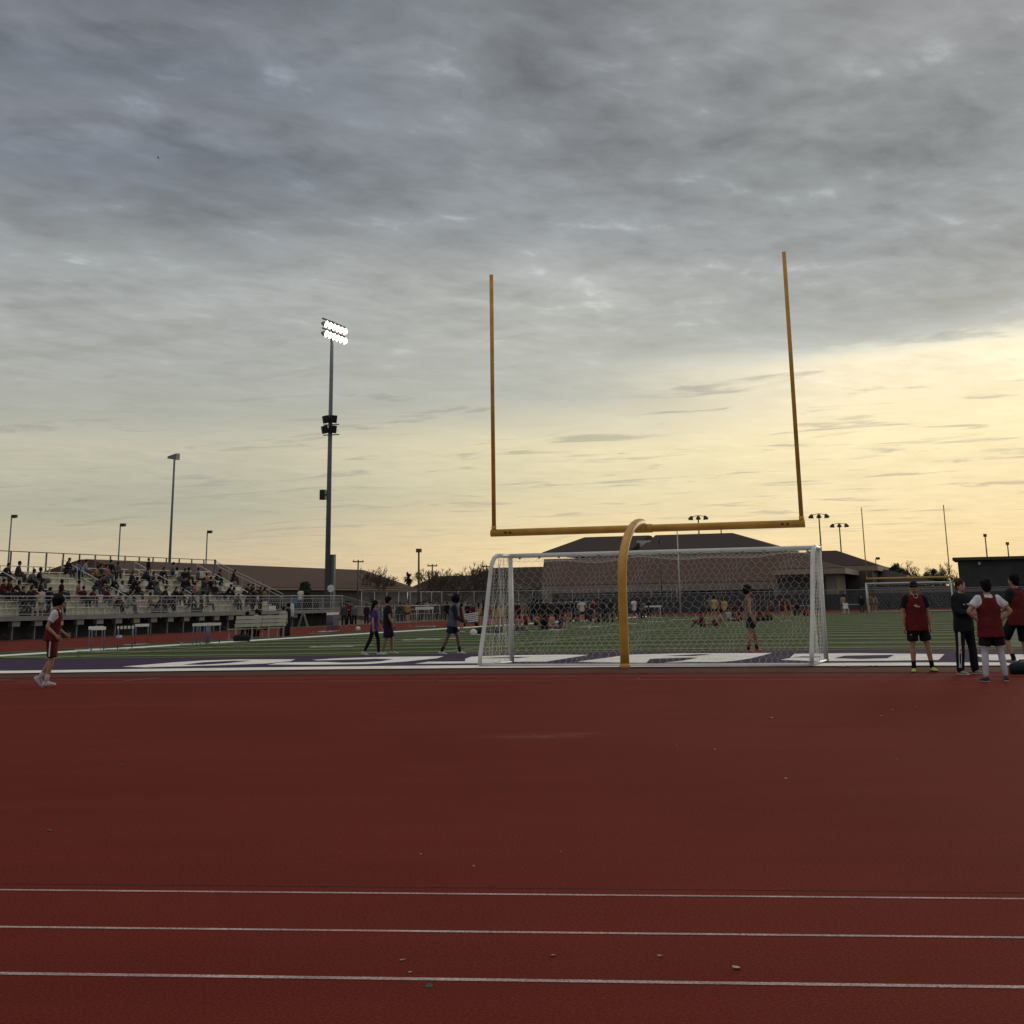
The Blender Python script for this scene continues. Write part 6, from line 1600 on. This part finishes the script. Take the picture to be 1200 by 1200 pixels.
# ---------------------------------------------------------------- litter on the red rubber and the bird
rnd = random.Random(21)
for i, (px, py, w, c, lb) in enumerate(((58, 974, .035, (.30, .22, .20), 'thin pale paper scrap alone on the red rubber near the frame edge'), (555, 1015.5, .012, (.5, .5, .48), 'tiny white crumb just above the seam'), (493, 1001.5, .012, (.35, .3, .3), 'tiny grey crumb above the seam'),
        (657, 998.8, .012, (.40, .38, .36), 'tiny grey crumb on the red rubber above the middle lane'), (838, 878.6, .022, (.50, .46, .44), 'white crumb halfway up the red rubber'), (921, 912.8, .020, (.50, .46, .44), 'white crumb under the far goal on the red rubber'),
        (902, 842, .07, (.36, .26, .22), 'pale curled leaf on the red rubber'), (1033, 839, .024, (.5, .47, .45), 'white scrap below the player in the black cap'), (1046, 832, .020, (.5, .47, .45), 'smaller white scrap below the player in the black cap'), (1074, 828.5, .020, (.45, .42, .4), 'white scrap nearest the lime green shoes'),
        (793, 874, .018, (.35, .3, .28), 'grey crumb beside the white crumb'), (472, 1126, .024, (.34, .24, .21), 'pale leaf scrap between the lowest lane lines'), (481, 1140.5, .014, (.36, .28, .25), 'small scrap just above the lowest lane line'), (648, 1121, .026, (.34, .25, .22), 'dry leaf between the lowest lane lines at mid frame'),
        (774, 1121.5, .022, (.32, .24, .21), 'thin dry leaf between the lowest lane lines'), (863, 1136, .036, (.40, .30, .26), 'largest dry leaf just above the lowest lane line'), (143, 896.5, .02, (.38, .33, .32), 'grey speck below the lone player'), (512, 798, .05, (.45, .42, .4), 'white scrap just in front of the end line'), (748, 796, .05, (.3, .2, .2), 'brown scrap in front of the yellow gooseneck'), (1052, 890, .02, (.36, .32, .3), 'faint grey speck below the scraps'))):
    p = gr(px, py); mb = MB(); k = 7; pts = []
    for j in range(k):
        t = 2 * math.pi * j / k; rr = w * .62 * rnd.uniform(.7, 1.2); pts.append(V((math.cos(t) * rr, math.sin(t) * rr * .7, .004 + rnd.uniform(0, .25) * w)))
    mb.add(pts + [V((q.x * .9, q.y * .9, q.z - .003)) for q in pts], [tuple(range(k)), tuple(reversed(range(k, 2 * k)))] + [(j, j + k, (j + 1) % k + k, (j + 1) % k) for j in range(k)])
    o = mb.build('litter', M('litter_%d' % i, c, .8)); o.location = p; o.rotation_euler = (0, 0, rnd.uniform(0, 3)); tag(o, lb, 'litter', 'scraps of litter on the red rubber')
p = gr(503, 1155.5); mb = MB(); pts = [V((math.cos(t_ * .7) * .016 * (1 + .35 * math.sin(t_ * 3.1)), math.sin(t_ * .7) * .035 * (1 + .3 * math.cos(t_ * 2.3)), 0.0022)) for t_ in range(9)]; mb.poly(pts); o = mb.build('green_paint_mark', M('mark_green', (.035, .045, .03), .9)); o.location = (p.x, p.y, 0); tag(o, kind='structure')
p = at(185.5, 185, 120); r = MB(); r.tube([p - V((.16, 0, 0)) - p, V((0, 0, .02)), V((.18, 0, -.02))], [.05, .09, .03], 8); r.quad(V((-.05, -.02, .04)), V((.08, -.02, .04)), V((.05, -.42, .16)), V((-.04, -.40, .16))); r.quad(V((-.05, .02, .04)), V((.08, .02, .04)), V((.05, .42, .16)), V((-.04, .40, .16)))
o = r.build('bird', M('bird_dark', (.02, .02, .02), .8)); o.location = p; o.scale = (.5, .5, .5); tag(o, 'small dark bird flying high in the grey cloud', 'bird')
